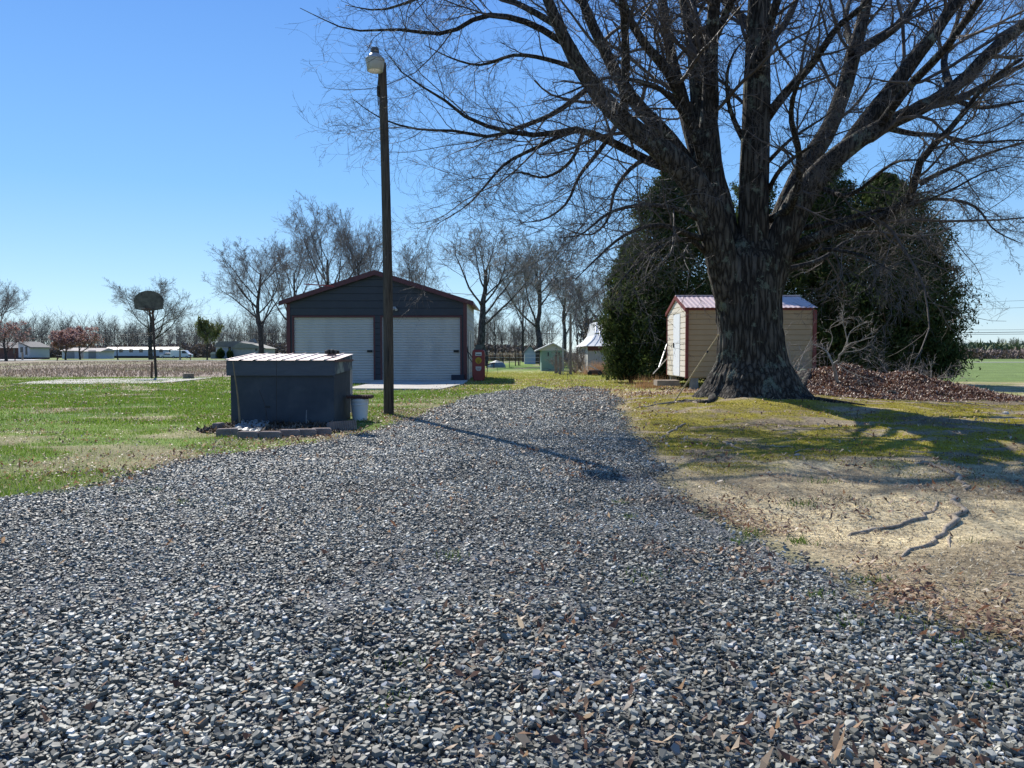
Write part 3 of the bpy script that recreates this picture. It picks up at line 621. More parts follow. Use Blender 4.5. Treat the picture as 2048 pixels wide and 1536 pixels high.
A4, R4 = grow(A3, R3, 3, K=3, t0=0.2, ang=0.7, asd=0.2, lr=0.5, lsd=0.3, up=0.02, wig=0.2, rr=0.7, tip=0.7, rmin=0.0020)
A5, R5 = grow(A1, R1, 9, K=4, t0=0.05, ang=1.0, asd=0.3, lr=0.12, lsd=0.4, up=0.03, wig=0.25, rr=0.2, tip=0.6, rmin=0.003); R5 = np.minimum(R5, 0.005)
cm = join([tubes(A1, R1, 6), tubes(A2, R2, 4), tubes(A3, R3, 3), tubes(A4, R4, 3), tubes(A5, R5, 3)])
np_mesh("crown", *cm, twig_m, oak, world=True)
print("oak twigs", len(A1), len(A2), len(A3), len(A4))
# buttress roots running out from the trunk
for pts, r0, r1_ in [([(1425, 785), (1398, 796), (1368, 803), (1335, 808)], .11, .02), ([(1585, 783), (1625, 796), (1670, 804), (1730, 811)], .17, .03), ([(1560, 790), (1590, 806), (1640, 815)], .12, .03), ([(1530, 790), (1545, 806), (1560, 812)], .08, .02)]:
    W = np.array([G(*p) for p in pts]); W, rr_ = smooth_path(W, np.linspace(r0, r1_, len(W)), 16); W[:, 2] = gz(W[:, 0], W[:, 1])-rr_*.25
    V_, F_ = tubes(W[None], rr_[None], 14); V_ = ring_noise(V_, 1, 16, 14, .5); np_mesh("root", V_, F_, bark, oak, world=True, smooth=True)
# surface roots
rb = mat("root_bark", (0.22, 0.175, 0.125), (0.46, 0.38, 0.28), scale=9, rough=0.9, bump=1.0, bscale=40)
for pts, r0, r1_ in [([(1820, 926), (1850, 927), (1880, 936), (1905, 950), (1925, 968), (1938, 986)], .045, .02),
        ([(1904, 988), (1912, 1010), (1920, 1030), (1912, 1050), (1886, 1070), (1850, 1092), (1815, 1108), (1792, 1120)], .030, .018),
        ([(1876, 1000), (1862, 1024), (1830, 1044), (1790, 1056), (1740, 1062), (1690, 1076)], .012, .022),
        ([(1600, 930), (1640, 938), (1668, 955), (1700, 968)], .018, .012), ([(1452, 884), (1465, 892), (1490, 900)], .03, .01),
        ([(1370, 845), (1345, 862), (1318, 886)], .025, .015), ([(1520, 893), (1560, 897), (1590, 893)], .014, .010),
        ([(1400, 797), (1370, 804), (1330, 808), (1290, 814), (1262, 820)], .03, .015), ([(1860, 803), (1930, 809), (2000, 815)], .025, .015),
        ([(1900, 1072), (1898, 1085), (1900, 1098)], .014, .008), ([(1700, 1178), (1740, 1180), (1800, 1182)], .004, .003), ([(2010, 1148), (2048, 1152), (2090, 1160)], .012, .01)]:
    W = np.array([G(*p) for p in pts]); W, rr_ = smooth_path(W, np.linspace(r0, r1_, len(W)), 18)
    rr_ = .85*rr_*(.45+.55*np.sin(np.linspace(.25, 2.95, 18))); W[:, 0] += .02*rng.normal(size=18)*(rr_ > .01); zg = gz(W[:, 0], W[:, 1]); zg = np.maximum(zg, np.convolve(np.r_[zg[0], zg[0], zg, zg[-1], zg[-1]], np.ones(5)/5, 'valid')); W[:, 2] = zg+.25*rr_+0.2*rr_*np.sin(np.arange(18)*0.9); W[0, 2] -= 0.04; W[-1, 2] -= 0.03; rr_ = rr_*(1+0.5*(rng.random(18)-0.5))
    V_, F_ = tubes(W[None], rr_[None], 10); V_ = ring_noise(V_, 1, 18, 10, .8)
    np_mesh("root", V_, F_, rb, oak, world=True, smooth=True)

# ------------------------------------------------------------------ buildings and yard things
navy = mat("navy_siding", (0.034, 0.037, 0.048), (0.040, 0.044, 0.056), scale=2, rough=0.5, bump=0.1, bscale=6)
burg = mat("burgundy_trim", (0.07, 0.012, 0.017), (0.09, 0.018, 0.022), scale=4, rough=0.45, spec=0.45)
white_p = mat("white_paint", (0.44, 0.415, 0.375), (0.48, 0.455, 0.41), scale=.8, rough=0.5, stretch=(1, 1, .35), c3=(.415, .39, .352), scale3=1.3)
grey_side = mat("grey_siding", (0.20, 0.215, 0.24), (0.24, 0.25, 0.27), scale=2, rough=0.5)
conc = mat("concrete", (0.36, 0.335, 0.29), (0.47, 0.44, 0.39), scale=3, rough=0.9, bump=0.4, bscale=60, c3=(0.33, 0.30, 0.25), scale3=1.5)
roof_bur = mat("burgundy_metal_roof", (0.14, 0.03, 0.035), (0.17, 0.04, 0.045), scale=3, rough=0.35, spec=0.6)
black = mat("black_rubber", (0.015, 0.015, 0.016), (0.03, 0.03, 0.03), scale=8, rough=0.6)
glass = mat("dark_glass", (0.03, 0.035, 0.045), rough=0.1, spec=0.6)
galv = mat("galvanised", (0.38, 0.39, 0.40), (0.5, 0.5, 0.5), scale=12, rough=0.45, metal=0.3)
rust = mat("rusty_steel", (0.09, 0.045, 0.03), (0.16, 0.09, 0.06), scale=20, rough=0.8, bump=0.3)
def lap(mb, x0, x1, y, z0, z1, pitch, d=0.018, sgn=-1):
    """horizontal lap panels on a wall facing -y (sgn -1)"""
    n = max(1, round((z1-z0)/pitch)); p = (z1-z0)/n
    for k in range(n):
        za = z0+k*p; zb = za+p
        mb.add([(x0, y, za+0.012), (x1, y, za+0.012), (x1, y+sgn*d, za+0.03), (x0, y+sgn*d, za+0.03), (x1, y+sgn*d, zb), (x0, y+sgn*d, zb), (x1, y, zb), (x0, y, zb)],
               [(0, 1, 2, 3), (3, 2, 4, 5), (5, 4, 6, 7)])
GXL, GXR, GY0, GY1 = -9.49, -1.92, 32.5, 38.8
ga = thing("garage", "dark blue metal two door garage with burgundy trim and low gable roof", "garage", (-5.7, 32.5, 0))
EZ, PZ, PXx = 3.37, 4.58, -5.75
mb = MB()
mb.box(GXL, GXR, GY0+0.05, GY0+0.12, 0, 0.03)
mb.prism([(GXL, EZ), (GXR, EZ), (PXx, PZ)], GY0+0.02, GY0+0.1)
mb.box(GXL, GXR, GY0+0.02, GY0+0.1, 2.74, EZ)
mb.box(GXL, -9.26, GY0+0.02, GY0+0.1, 0, 2.74); mb.box(-5.80, -5.54, GY0+0.02, GY0+0.1, 0, 2.74); mb.box(-2.14, GXR, GY0+0.02, GY0+0.1, 0, 2.74)
lap(mb, GXL, GXR, GY0+0.02, 2.76, EZ, 0.3)
n_ = 4
for k in range(4):
    z0 = EZ+k*0.3; z1 = z0+0.3; f0 = (PZ-z0)/(PZ-EZ); f1 = max(0, (PZ-z1)/(PZ-EZ))
    if f0 <= 0: break
    xl0 = PXx+(GXL-PXx)*f0; xr0 = PXx+(GXR-PXx)*f0; xl1 = PXx+(GXL-PXx)*f1; xr1 = PXx+(GXR-PXx)*f1; y = GY0+0.02
    mb.add([(xl0, y, z0+.012), (xr0, y, z0+.012), (xr0, y-.018, z0+.03), (xl0, y-.018, z0+.03), (xr1, y-.018, min(z1, PZ)), (xl1, y-.018, min(z1, PZ))], [(0, 1, 2, 3), (3, 2, 4, 5)])
lap(mb, -5.78, -5.56, GY0+0.02, 0.02, 2.7, 0.24)
mb.build("front_wall", navy, ga, True)
mb = MB(); mb.box(GXL, GXL+0.06, GY0+0.12, GY1, 0, EZ); mb.box(GXL, GXR, GY1, GY1+0.06, 0, EZ); mb.build("rear_wall", navy, ga, True)
mb = MB(); mb.box(GXR-0.06, GXR-0.02, GY0+0.12, GY1, 0, EZ)
for k in range(14):
    z0 = 0.02+k*EZ/14; z1 = z0+EZ/14-0.01
    mb.add([(GXR-.02, GY0+.12, z0), (GXR-.02, GY1, z0), (GXR+.004, GY1, z0+.02), (GXR+.004, GY0+.12, z0+.02), (GXR+.004, GY1, z1), (GXR+.004, GY0+.12, z1), (GXR-.02, GY1, z1+.01), (GXR-.02, GY0+.12, z1+.01)], [(0, 1, 2, 3), (3, 2, 4, 5), (5, 4, 6, 7)])
mb.build("side_wall", grey_side, ga, True)
mb = MB().box(GXR, GXR+.03, 33.6, 34.5, .02, 2.15); mb.build("side_door", white_p, ga, True); MB().box(GXR, GXR+.03, 35.6, 36.4, 1.1, 2.1).build("side_window", white_p, ga, True)
mb = MB()
ov = 0.30
for sx, xe in ((-1, GXL-ov), (1, GXR+ov)):
    sl = (PZ-EZ)/abs(GXR-PXx); ze = PZ-abs(xe-PXx)*sl*((PZ-EZ)/sl/abs((GXL if sx < 0 else GXR)-PXx))
    ze = EZ-ov*(PZ-EZ)/abs((GXL if sx < 0 else GXR)-PXx)
    mb.add([(PXx, GY0-.18, PZ+.06), (xe, GY0-.18, ze+.06), (xe, GY1+.2, ze+.06), (PXx, GY1+.2, PZ+.06), (PXx, GY0-.18, PZ+.02), (xe, GY0-.18, ze+.02), (xe, GY1+.2, ze+.02), (PXx, GY1+.2, PZ+.02)],
           [(0, 1, 2, 3), (7, 6, 5, 4), (0, 4, 5, 1), (1, 5, 6, 2), (2, 6, 7, 3)])
    for k in range(22):
        y = GY0-.1+k*.31
        mb.add([(PXx, y, PZ+.06), (xe, y, ze+.06), (xe, y+.03, ze+.085), (PXx, y+.03, PZ+.085), (xe, y+.06, ze+.06), (PXx, y+.06, PZ+.06)], [(0, 1, 2, 3), (3, 2, 4, 5)])
mb.build("roof", roof_bur, ga, True)
mb = MB()
for xc, xe in ((GXL, GXL-ov), (GXR, GXR+ov)):
    ze = EZ-ov*(PZ-EZ)/abs(xc-PXx)
    mb.add([(PXx, GY0-.2, PZ+.09), (xe, GY0-.2, ze+.09), (xe, GY0-.2, ze-.10), (PXx, GY0-.2, PZ-.12), (PXx, GY0-.12, PZ+.09), (xe, GY0-.12, ze+.09), (xe, GY0-.12, ze-.10), (PXx, GY0-.12, PZ-.12)],
           [(0, 1, 2, 3), (4, 7, 6, 5), (0, 4, 5, 1), (3, 2, 6, 7), (1, 5, 6, 2)])
mb.box(GXL-.02, GXL+.13, GY0-.02, GY0+.15, 0, EZ-.02); mb.box(GXR-.13, GXR+.02, GY0-.02, GY0+.15, 0, EZ-.02)
for a, b in ((-9.26, -5.80), (-5.54, -2.14)):
    mb.box(a-.02, a+.05, GY0-.015, GY0+.12, 0, 2.70); mb.box(b-.05, b+.02, GY0-.015, GY0+.12, 0, 2.70); mb.box(a-.02, b+.02, GY0-.017, GY0+.12, 2.70, 2.77)
mb.build("trim", burg, ga, True)
for a, b in ((-9.21, -5.85), (-5.49, -2.19)):
    mb = MB(); n = 24; y = GY0+.085; vs = []; fs = []
    for k in range(n*4+1):
        z = .10+2.6*k/(n*4); dy = -.022*(1 if k % 4 in (1, 2) else 0); 
        if k % 4 == 3: dy = -.014
        vs += [(a, y+dy, z), (b, y+dy, z)]
        if k: q = 2*k; fs.append((q-2, q-1, q+1, q))
    mb.add(vs, fs); d = mb.build("garage_door", white_p, ga, True)
    MB().box(a, b, GY0+.045, GY0+.09, .03, .10).build("bottom_bar", galv, d).location = -np.array(ga.location)
    MB().box(b-.28, b-.06, GY0+.02, GY0+.06, 1.22, 1.32).box(b-.22, b-.12, GY0-.01, GY0+.03, 1.24, 1.30).build("latch", black, d).location = -np.array(ga.location)
mb = MB(); mb.box(-5.02, -4.9, GY0-.06, GY0+.0, 3.04, 3.14); mb.tube([(-4.93, GY0-.06, 3.1), (-4.85, GY0-.2, 3.0)], [.035, .06], 10); mb.tube([(-4.99, GY0-.06, 3.08), (-5.02, GY0-.2, 3.02)], [.035, .06], 10)
mb.build("flood_light", white_p, ga, True)
mb = MB(); mb.prism([(-5.35, 24.6), (-2.25, 24.25), (-1.8, 28.5), (-1.85, 32.45), (-9.6, 32.45), (-9.6, 29.6), (-5.3, 29.4)], -.03, .055, 'z')
o = mb.build("concrete_apron", conc); tag(o, kind='structure')
o = MB().box(-2.55, -2.0, 32.18, 32.42, 0.05, 0.28).build("plastic_bin", mat("dark_blue_bin", (.02, .025, .04), rough=.5), bevel=.02); tag(o, "low dark box on the ground at the right garage door corner", "box")

# red fuel pump
pu = thing("fuel_pump", "vintage style red fuel pump standing at the corner of the garage", "fuel pump", (-1.42, 32.75, 0))
red = mat("red_enamel", (0.17, 0.008, 0.011), (0.21, 0.012, 0.014), scale=4, rough=0.35, spec=0.5)
mb = MB(); mb.prism([(-.20, 0), (.24, 0), (.27, .25), (.27, 1.15), (.26, 1.27), (.20, 1.33), (-.20, 1.33), (-.26, 1.27), (-.27, 1.15), (-.27, .25)], -.18, .18)
mb.build("body", red, pu, bevel=.03)
mb = MB(); mb.prism([(-.12, 1.33), (.12, 1.33), (.15, 1.38), (.13, 1.54), (-.13, 1.54), (-.15, 1.38)], -.1, .1); mb.build("top_housing", mat("grey_green_cap", (.08, .09, .08), rough=.6), pu, bevel=.01)
MB().box(-.13, .13, -.195, -.181, 1.08, 1.22).build("display_panel", mat("display", (.55, .55, .5), rough=.4), pu)
MB().box(-.10, .10, -.199, -.196, 1.11, 1.14).build("number_wheels", black, pu)
pts = [(0, -.14)]+[(.135*math.cos(a)*(1+.04*math.cos(9*a)), .02+.13*math.sin(a)) for a in np.linspace(-.9, math.pi+.9, 17)]
mb = MB(); mb.prism([(x, z+.86) for x, z in pts], -.19, -.181); e = mb.build("scallop_emblem", mat("emblem_yellow", (.45, .30, .02), rough=.5), pu)
mb = MB()
for a in np.linspace(.5, 2.64, 6): mb.tube([(0, -.193, .74), (.12*math.cos(a), -.193, .88+.11*math.sin(a))], .004, 4)
mb.build("emblem_rib", red, e)
mb = MB(); mb.prism([(-.12, .62), (.12, .62), (.12, .52), (.07, .44), (-.07, .44), (-.12, .52)], -.19, -.181); mb.build("badge", white_p, pu)
MB().box(-.07, .07, -.194, -.191, .54, .56).box(-.05, .05, -.194, -.191, .49, .505).build("badge_lettering", mat("badge_red", (.3, .05, .05)), pu)
mb = MB(); mb.tube([smooth_path([(.27, -.02, 1.0), (.34, -.03, .8), (.37, -.03, .45), (.30, -.03, .12), (.25, -.02, .3)], [1, 1], 14)[0][k] for k in range(14)], .016, 6); mb.build("hose", black, pu)
mb = MB(); mb.tube([(-.27, 0, 1.0), (-.45, 0, 1.25), (-.52, 0, 1.6)], .018, 6); mb.tube([(-.27, 0, .8), (-.40, 0, .98), (-.53, 0, 1.45)], .018, 6); mb.build("nozzle", black, pu)

# lamp pole
pb = np.array([-2.33, 14.5, 0.]); pt = P(764, 126, 14.5)
po = thing("lamp_pole", "tall weathered wooden pole beside the gravel drive, slightly leaning", "pole", tuple(pb))
K = 40; n = 20; V = []; dpole = (pt-pb)
for k in range(K):
    t = k/(K-1); c = pb+dpole*t+np.array([0.03*math.sin(t*3.1), 0, 0]); r = .098*(1-t)+.076*t
    for j in range(n):
        a = 2*math.pi*j/n; rr = r*(1+.05*(vnoise(np.array([j*1.7]), np.array([k*.12]), 5)[0]-.5)); V.append(c+np.array([rr*math.cos(a), rr*math.sin(a), -.05 if k == 0 else 0]))
mb = MB(); mb.add(V, [(k*n+j, k*n+(j+1) % n, (k+1)*n+(j+1) % n, (k+1)*n+j) for k in range(K-1) for j in range(n)]+[tuple((K-1)*n+j for j in range(n))])
pole_m = mat("pole_wood", (.060, .047, .034), (.115, .092, .066), scale=5, rough=.9, bump=.9, bscale=9, stretch=(9, 9, .7), c3=(.03, .025, .02), scale3=2)
mb.build("shaft", pole_m, po, True)
mb = MB(); mb.box(pt[0]-.085, pt[0]-.05, 14.42, 14.5, pt[2]-.62, pt[2]-.45); mb.tube([(pt[0]-.06, 14.44, pt[2]-.8), (pt[0]-.075, 14.44, pt[2]-.5), (pt[0]-.05, 14.42, pt[2]-.3), (pt[0]-.06, 14.42, pt[2]-.05)], .01, 6); mb.build("wiring", black, po, True)
lh = P(750, 112, 14.0)
lp = thing("area_light", "white dusk to dawn yard lamp hanging at the top of the wooden pole", "lamp", tuple(lh))
mb = MB(); mb.lathe([(.05, .30), (.085, .22), (.12, .20)], n=20); mb.lathe([(.07, .12), (.085, .22)], n=20)
mb = MB(); mb.lathe([(.05, .145), (.062, .14), (.075, .06), (.085, .02)], n=18)
for k in range(10):
    a = k*.628; mb.box(.06*math.cos(a)-.008, .06*math.cos(a)+.008, .06*math.sin(a)-.02, .06*math.sin(a)+.02, .03, .12)
mb.build("photocell_cap", mat("cap_grey", (.10, .10, .10), rough=.6), lp)
mb = MB(); mb.lathe([(.085, .03), (.10, .02), (.17, -.055), (.175, -.075), (.165, -.08)], n=28); mb.build("housing", galv, lp, smooth=True)
mb = MB()
prof_ = [(.165, -.078), (.158, -.15), (.140, -.265), (.132, -.27), (.15, -.15), (.155, -.085)]
nn_ = 28; vs = [(r*math.cos(6.2832*j/nn_), r*math.sin(6.2832*j/nn_), z) for r, z in prof_ for j in range(nn_)]
mb.add(vs, [(i_*nn_+j_, i_*nn_+(j_+1) % nn_, (i_+1)*nn_+(j_+1) % nn_, (i_+1)*nn_+j_) for i_ in range(5) for j_ in range(nn_)])
mb.build("lamp_shade", mat("milky_plastic", (.72, .71, .66), rough=.35, transl=.55), lp, smooth=True)
mb = MB(); mb.tube([(.10, 0.02, -.02), (pt[0]-lh[0]-.0, 14.42-14.0, .03)], .02, 8); mb.build("arm", galv, lp)

# well house
wh = thing("well_house", "low dark blue grey painted wooden pump house with ribbed metal lid", "pump house", (-3.75, 12.5, 0))
X0, X1, Y0, Y1 = -4.58, -2.90, 12.5, 13.75
blue = mat("blue_grey_paint", (.036, .045, .056), (.050, .058, .070), scale=3, rough=.7, bump=.15, bscale=14, c3=(.066, .074, .082), scale3=2.2)
mb = MB(); mb.box(X0, X1, Y0, Y1, -.02, .86); mb.build("wall", blue, wh, True)
mb = MB(); mb.add([(X0-.05, Y0-.05, .80), (X1+.03, Y0-.05, .80), (X1+.03, Y0-.05, 1.045), (X0-.05, Y0-.05, 1.045), (X0-.05, Y0-.01, .80), (X1+.03, Y0-.01, .80), (X1+.03, Y0-.01, 1.045), (X0-.05, Y0-.01, 1.045)], [(0, 1, 2, 3), (4, 7, 6, 5), (0, 4, 5, 1), (3, 2, 6, 7), (0, 3, 7, 4)])
mb.build("front_board", mat("board_paint", (.060, .070, .084), (.076, .086, .10), scale=5, rough=.65, bump=.2, bscale=10, stretch=(1, 1, 4)), wh, True)
mb = MB(); mb.prism([(Y0-.048, .82), (Y1+.04, .87), (Y1+.04, 1.12), (Y0-.048, 1.045)], X1+.002, X1+.034, 'x')
mb.build("side_board", mat("worn_board", (.07, .08, .095), (.09, .10, .11), scale=4, rough=.8, bump=.3, bscale=20, c3=(.28, .30, .24), scale3=4), wh, True)
MB().prism([(Y0-.048, .82), (Y1+.04, .87), (Y1+.04, 1.12), (Y0-.048, 1.045)], X0-.048, X0-.01, 'x').build("side_board", blue, wh, True)
roofm = mat("weathered_metal_lid", (.50, .40, .37), (.32, .20, .16), scale=2.6, rough=.42, spec=.5, metal=.15)
mb = MB(); xs_ = [X0-.07]; 
yy0, yy1, z0_, z1_ = Y0-.09, Y1+.08, 1.05, 1.15
prof_ = []
x = X0-.07
while x < X1+.03:
    prof_ += [(x, 0), (x+.008, 0), (x+.022, .017), (x+.042, .017), (x+.056, 0)]; x += .228
prof_ = [(a, b) for a, b in prof_ if a < X1+.045]+[(X1+.045, 0)]
vs = []; fs = []
for k, (a, b) in enumerate(prof_):
    vs += [(a, yy0, z0_+b), (a, yy1, z1_+b), (a, yy0, z0_+b-.004), (a, yy1, z1_+b-.004)]
    if k: q = 4*k; fs += [(q-4, q, q+1, q-3), (q-2, q-1, q+3, q+2), (q-4, q-2, q+2, q)]
mb.add(vs, fs); mb.build("lid", roofm, wh, True)
MB().box(X1+.036, X1+.05, Y0-.09, Y1+.08, 1.02, 1.058).build("drip_edge", burg, wh, True)
mb = MB(); mb.prism([(Y1+.04, .1), (Y1+.05, .1), (Y1+.05, .86), (Y1+.04, .86)], X1-.03, X1+.035, 'x'); mb.build("corner_post", white_p, wh, True)
MB().box(-4.03, -3.94, Y0-.004, Y0+.01, .27, .31).build("vent_hole", black, wh, True)
def onlid(x, y): return 1.05+.1*(y-yy0)/(yy1-yy0)+.03
mb = MB(); mb.prism([(-3.60, 13.25), (-3.15, 12.75), (-2.98, 12.82), (-3.35, 13.5)], 0, .02, 'z'); o = mb.build("metal_flashing", mat("red_flashing", (.28, .04, .04), rough=.45), None); o.location = (-.05, .05, onlid(0, 13.1)+.04); o.rotation_euler = (rad(4), rad(4), 0); tag(o, "bent strip of dark red flashing lying on the pump house lid", "scrap metal")
mb = MB(); mb.tube([(-.13, 0, .03), (-.06, .02, .045), (.04, 0, .04), (.12, -.01, .03)], [.03, .042, .04, .028], 9); o = mb.build("wood_chunk", bark, None, smooth=True); o.location = (-3.12, 13.35, onlid(0, 13.35)); tag(o, "short dark log chunk on the back of the pump house lid", "log")
mb = MB(); mb.add([(-.08, -.04, 0), (.09, -.03, 0), (.07, .05, 0), (-.06, .04, 0), (-.07, -.03, .03), (.07, -.02, .035), (.05, .04, .03), (-.05, .03, .025)], [(0, 3, 2, 1), (4, 5, 6, 7), (0, 1, 5, 4), (1, 2, 6, 5), (2, 3, 7, 6), (3, 0, 4, 7)])
o = mb.build("brick_piece", mat("old_brick", (.16, .08, .06), (.2, .12, .1), scale=20)); o.location = (-3.03, 12.95, onlid(0, 12.95)); tag(o, "small broken brick piece near the right edge of the pump house lid", "brick")

# bucket with lid
bk = thing("bucket", "white plastic bucket standing beside the pump house", "bucket", (-2.64, 13.3, float(gz(-2.64, 13.3))))
bw = mat("white_plastic", (.52, .54, .55), (.60, .61, .62), scale=4, rough=.4, spec=.4)
MB().lathe([(.115, 0), (.125, .01), (.143, .27), (.152, .275), (.152, .29), (.145, .30), (.155, .34), (.157, .345), (.157, .375), (.150, .38)], n=32).build("body", bw, bk, smooth=False)
MB().tube([(.158*math.cos(a), .158*math.sin(a), .335-.05*math.sin(a*1.0)) for a in np.linspace(-2.8, -.3, 14)], .003, 5).build("handle", galv, bk)
mb = MB(); vs = []; fs = []
for k in range(61):
    x = -.21+.42*k/60; z = .010*math.sin(k*math.pi/3.0)
    vs += [(x, -.15, z+.012), (x, .15, z+.012), (x, -.15, z-.030), (x, .15, z-.030)]
    if k: q = 4*k; fs += [(q-4, q, q+1, q-3), (q-2, q-1, q+3, q+2), (q-4, q-2, q+2, q), (q-3, q+1, q+3, q-1)]
fs += [(0, 1, 3, 2), (240, 242, 243, 241)]
mb.add(vs, fs); o = mb.build("corrugated_cover", mat("rust_corrugated", (.06, .028, .022), (.10, .045, .035), scale=9, rough=.7)); o.location = (-2.63, 13.3, bk.location[2]+.425); tag(o, "dark rusty corrugated scrap covering the white bucket", "cover")

# edging blocks
bl_m = mat("edging_concrete", (.17, .135, .12), (.24, .19, .17), scale=8, rough=.95, bump=.7, bscale=45)
def block_mesh():
    mb = MB(); mb.prism([(-.148, 0), (.148, 0), (.148, .085), (.125, .112), (-.125, .112), (-.148, .085)], -.05, .05); return mb
blab = [((455, 872), .25), ((497, 878), -.1), ((541, 878), -.05), ((580, 874), 0), ((612, 873), .0), ((642, 871), .05)]
names_ = ["tan concrete edging block, leftmost in the row before the pump house", "second edging block from the left before the pump house", "third edging block from the left before the pump house", "fourth edging block from the left before the pump house", "third edging block from the right before the pump house", "edging block left of the rounded stone before the pump house"]
proto = None
for (px, rz), lb in zip(blab, names_):
    g = G(*px)
    if proto is None: o = block_mesh().build("edging_block", bl_m, None, bevel=.012); proto = o
    else: o = proto.copy(); COL.objects.link(o)
    o.location = (g[0], g[1], g[2]-.005); o.rotation_euler = (0, 0, rz); tag(o, lb, "edging block", "concrete blocks edging the bed")
for ((px, py), rz, sc, lb) in [((666, 862), .6, (.55, 1.2, 1.15), "rounded grey edging stone at the right end of the block row"), ((437, 862), 1.3, (.6, 1, 1.1), "upright block at the far left end of the garden bed")]:
    g = G(px, py); o = proto.copy(); o.data = proto.data.copy(); COL.objects.link(o); o.location = g; o.rotation_euler = (0, 0, rz); o.scale = sc; tag(o, lb, "edging block", "concrete blocks edging the bed")
mb = MB(); mb.box(-.22, .22, -.035, .035, 0, .15)
for k in range(11): mb.box(-.21+k*.04, -.19+k*.04, -.043, -.036, .0, .15)
g = G(688, 862); o = mb.build("scalloped_edging", bl_m); o.location = g; o.rotation_euler = (rad(-12), 0, rad(48)); tag(o, "ribbed tan edging brick leaning at the right end of the bed", "edging brick")
mb = MB(); nq = 13; c0 = G(447, 874); c1 = G(488, 848); ex = (c1-c0)/nq; ey = np.array([.42, .30, 0])/nq
mb.add([c0+ex*(a+.5*rng.random())+ey*(b_q+.6*rng.random())+np.array([0, 0, .03+.06*rng.random()]) for a in range(nq) for b_q in range(nq)], [(a*nq+b_q, a*nq+b_q+1, (a+1)*nq+b_q+1, (a+1)*nq+b_q) for a in range(nq-1) for b_q in range(nq-1)])
o = mb.build("torn_fabric", mat("weed_fabric", (.10, .11, .11), (.42, .42, .40), scale=14, rough=.4)); tag(o, "crumpled torn grey weed fabric at the left end of the bed", "fabric")
xs, ys = sample(5000, -4.6, -2.6, 10.75, 12.5, lambda x, y: 1.0*(y > 11.0+.15*(x+3.6)**2)); 
o = np_mesh("bed_debris", *leaves(xs, ys, .02+.03*rng.random(len(xs)), tilt=.5, zoff=.02), ramp_mat("debris", [(0, (.04, .03, .022)), (.7, (.10, .07, .05)), (1, (.25, .19, .13))], .1)); tag(o, "dark leaf debris in the bed before the pump house", "debris", kind='stuff')
# dry stalks
stalk_m = mat("dry_stalk", (.20, .145, .08), (.28, .2, .12), scale=6, rough=.8)
dk_m = mat("dark_stalk", (.035, .03, .028), (.06, .05, .045), scale=6)
def stalk(pts, r, m, lb, D=12.3, nm="dry_stalk"):
    W = [P(*p, D) for p in pts]; W[0][2] = float(gz(W[0][0], D))-.01
    Wp, rr_ = smooth_path(W, [r, r*.5], 14); mb = MB(); mb.tube(list(Wp), list(rr_), 6)
    o = mb.build(nm, m, None, smooth=True); tag(o, lb, "plant stem")
stalk([(480, 850), (478, 820), (474, 780), (468, 740), (466, 722)], .018, stalk_m, "thick tan dry vine stem against the left side of the pump house")
stalk([(553, 850), (553, 780), (552, 690), (550, 640)], .005, dk_m, "thin tall dark stem rising above the pump house lid", 12.2)
stalk([(536, 832), (528, 805), (518, 780)], .008, dk_m, "short slanting dark stick before the pump house front")
stalk([(612, 846), (613, 820)], .01, mat("grey_stake", (.2, .2, .2)), "short grey stake stub in the bed")
xs = -3.75+.10*rng.normal(size=70); ys = 12.25+.06*rng.normal(size=70)
o = np_mesh("dry_grass_tuft", *blades(xs, ys, .10+.15*rng.random(70), np.full(70, .004), .6), dk_m); tag(o, "dark dry grass tuft growing at the pump house front", "plant")

# tan metal shed
sh = thing("storage_shed", "tan metal garden shed with burgundy trim behind the big tree", "shed", (5.15, 22.7, .2))
sx0, sx1, sy0, sy1, sz0, sz1, szp = 5.15, 8.92, 22.7, 25.45, .45, 2.47, 2.90
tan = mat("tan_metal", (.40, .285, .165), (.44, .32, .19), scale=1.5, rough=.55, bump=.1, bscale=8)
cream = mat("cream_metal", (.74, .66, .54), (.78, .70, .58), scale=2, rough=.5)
mb = MB(); mb.box(sx0+.03, sx1, sy0+.02, sy0+.06, sz0, sz1); lap(mb, sx0, sx1, sy0+.02, sz0, sz1, .155, .016); mb.box(sx1-.05, sx1-.01, sy0+.06, sy1, sz0, sz1); mb.box(sx0+.05, sx1-.05, sy1-.05, sy1-.01, sz0, sz1); mb.build("side_wall", tan, sh, True)
ym = (sy0+sy1)/2
mb = MB(); mb.prism([(sy0+.02, sz0), (sy1-.02, sz0), (sy1-.02, sz1), (ym, szp-.02), (sy0+.02, sz1)], sx0+.012, sx0+.045, 'x')
n = 15; p = (szp-sz0)/n
for k in range(n):
    z0 = sz0+k*p; z1 = z0+p
    for (ya, yb) in ([(sy0+.02, sy0+.78), (sy0+1.78, sy1-.02)] if z1 < 2.42 else [(sy0+.02, sy1-.02)]):
        if z1 > sz1:
            f = (szp-z0)/(szp-sz1)*(sy1-sy0)/2; g_ = max(.02, (szp-z1)/(szp-sz1)*(sy1-sy0)/2); f = min(f, (sy1-sy0)/2-.02); ya, yb, yc, yd = ym-f, ym+f, ym-g_, ym+g_
        else: yc, yd = ya, yb
        mb.add([(sx0+.012, ya, z0+.01), (sx0+.012, yb, z0+.01), (sx0-.018, yb, z0+.022), (sx0-.018, ya, z0+.022), (sx0-.018, yd, z1), (sx0-.018, yc, z1), (sx0+.012, yd, z1), (sx0+.012, yc, z1)], [(0, 1, 2, 3), (3, 2, 4, 5), (5, 4, 6, 7)])
mb.build("gable_wall", cream, sh, True)
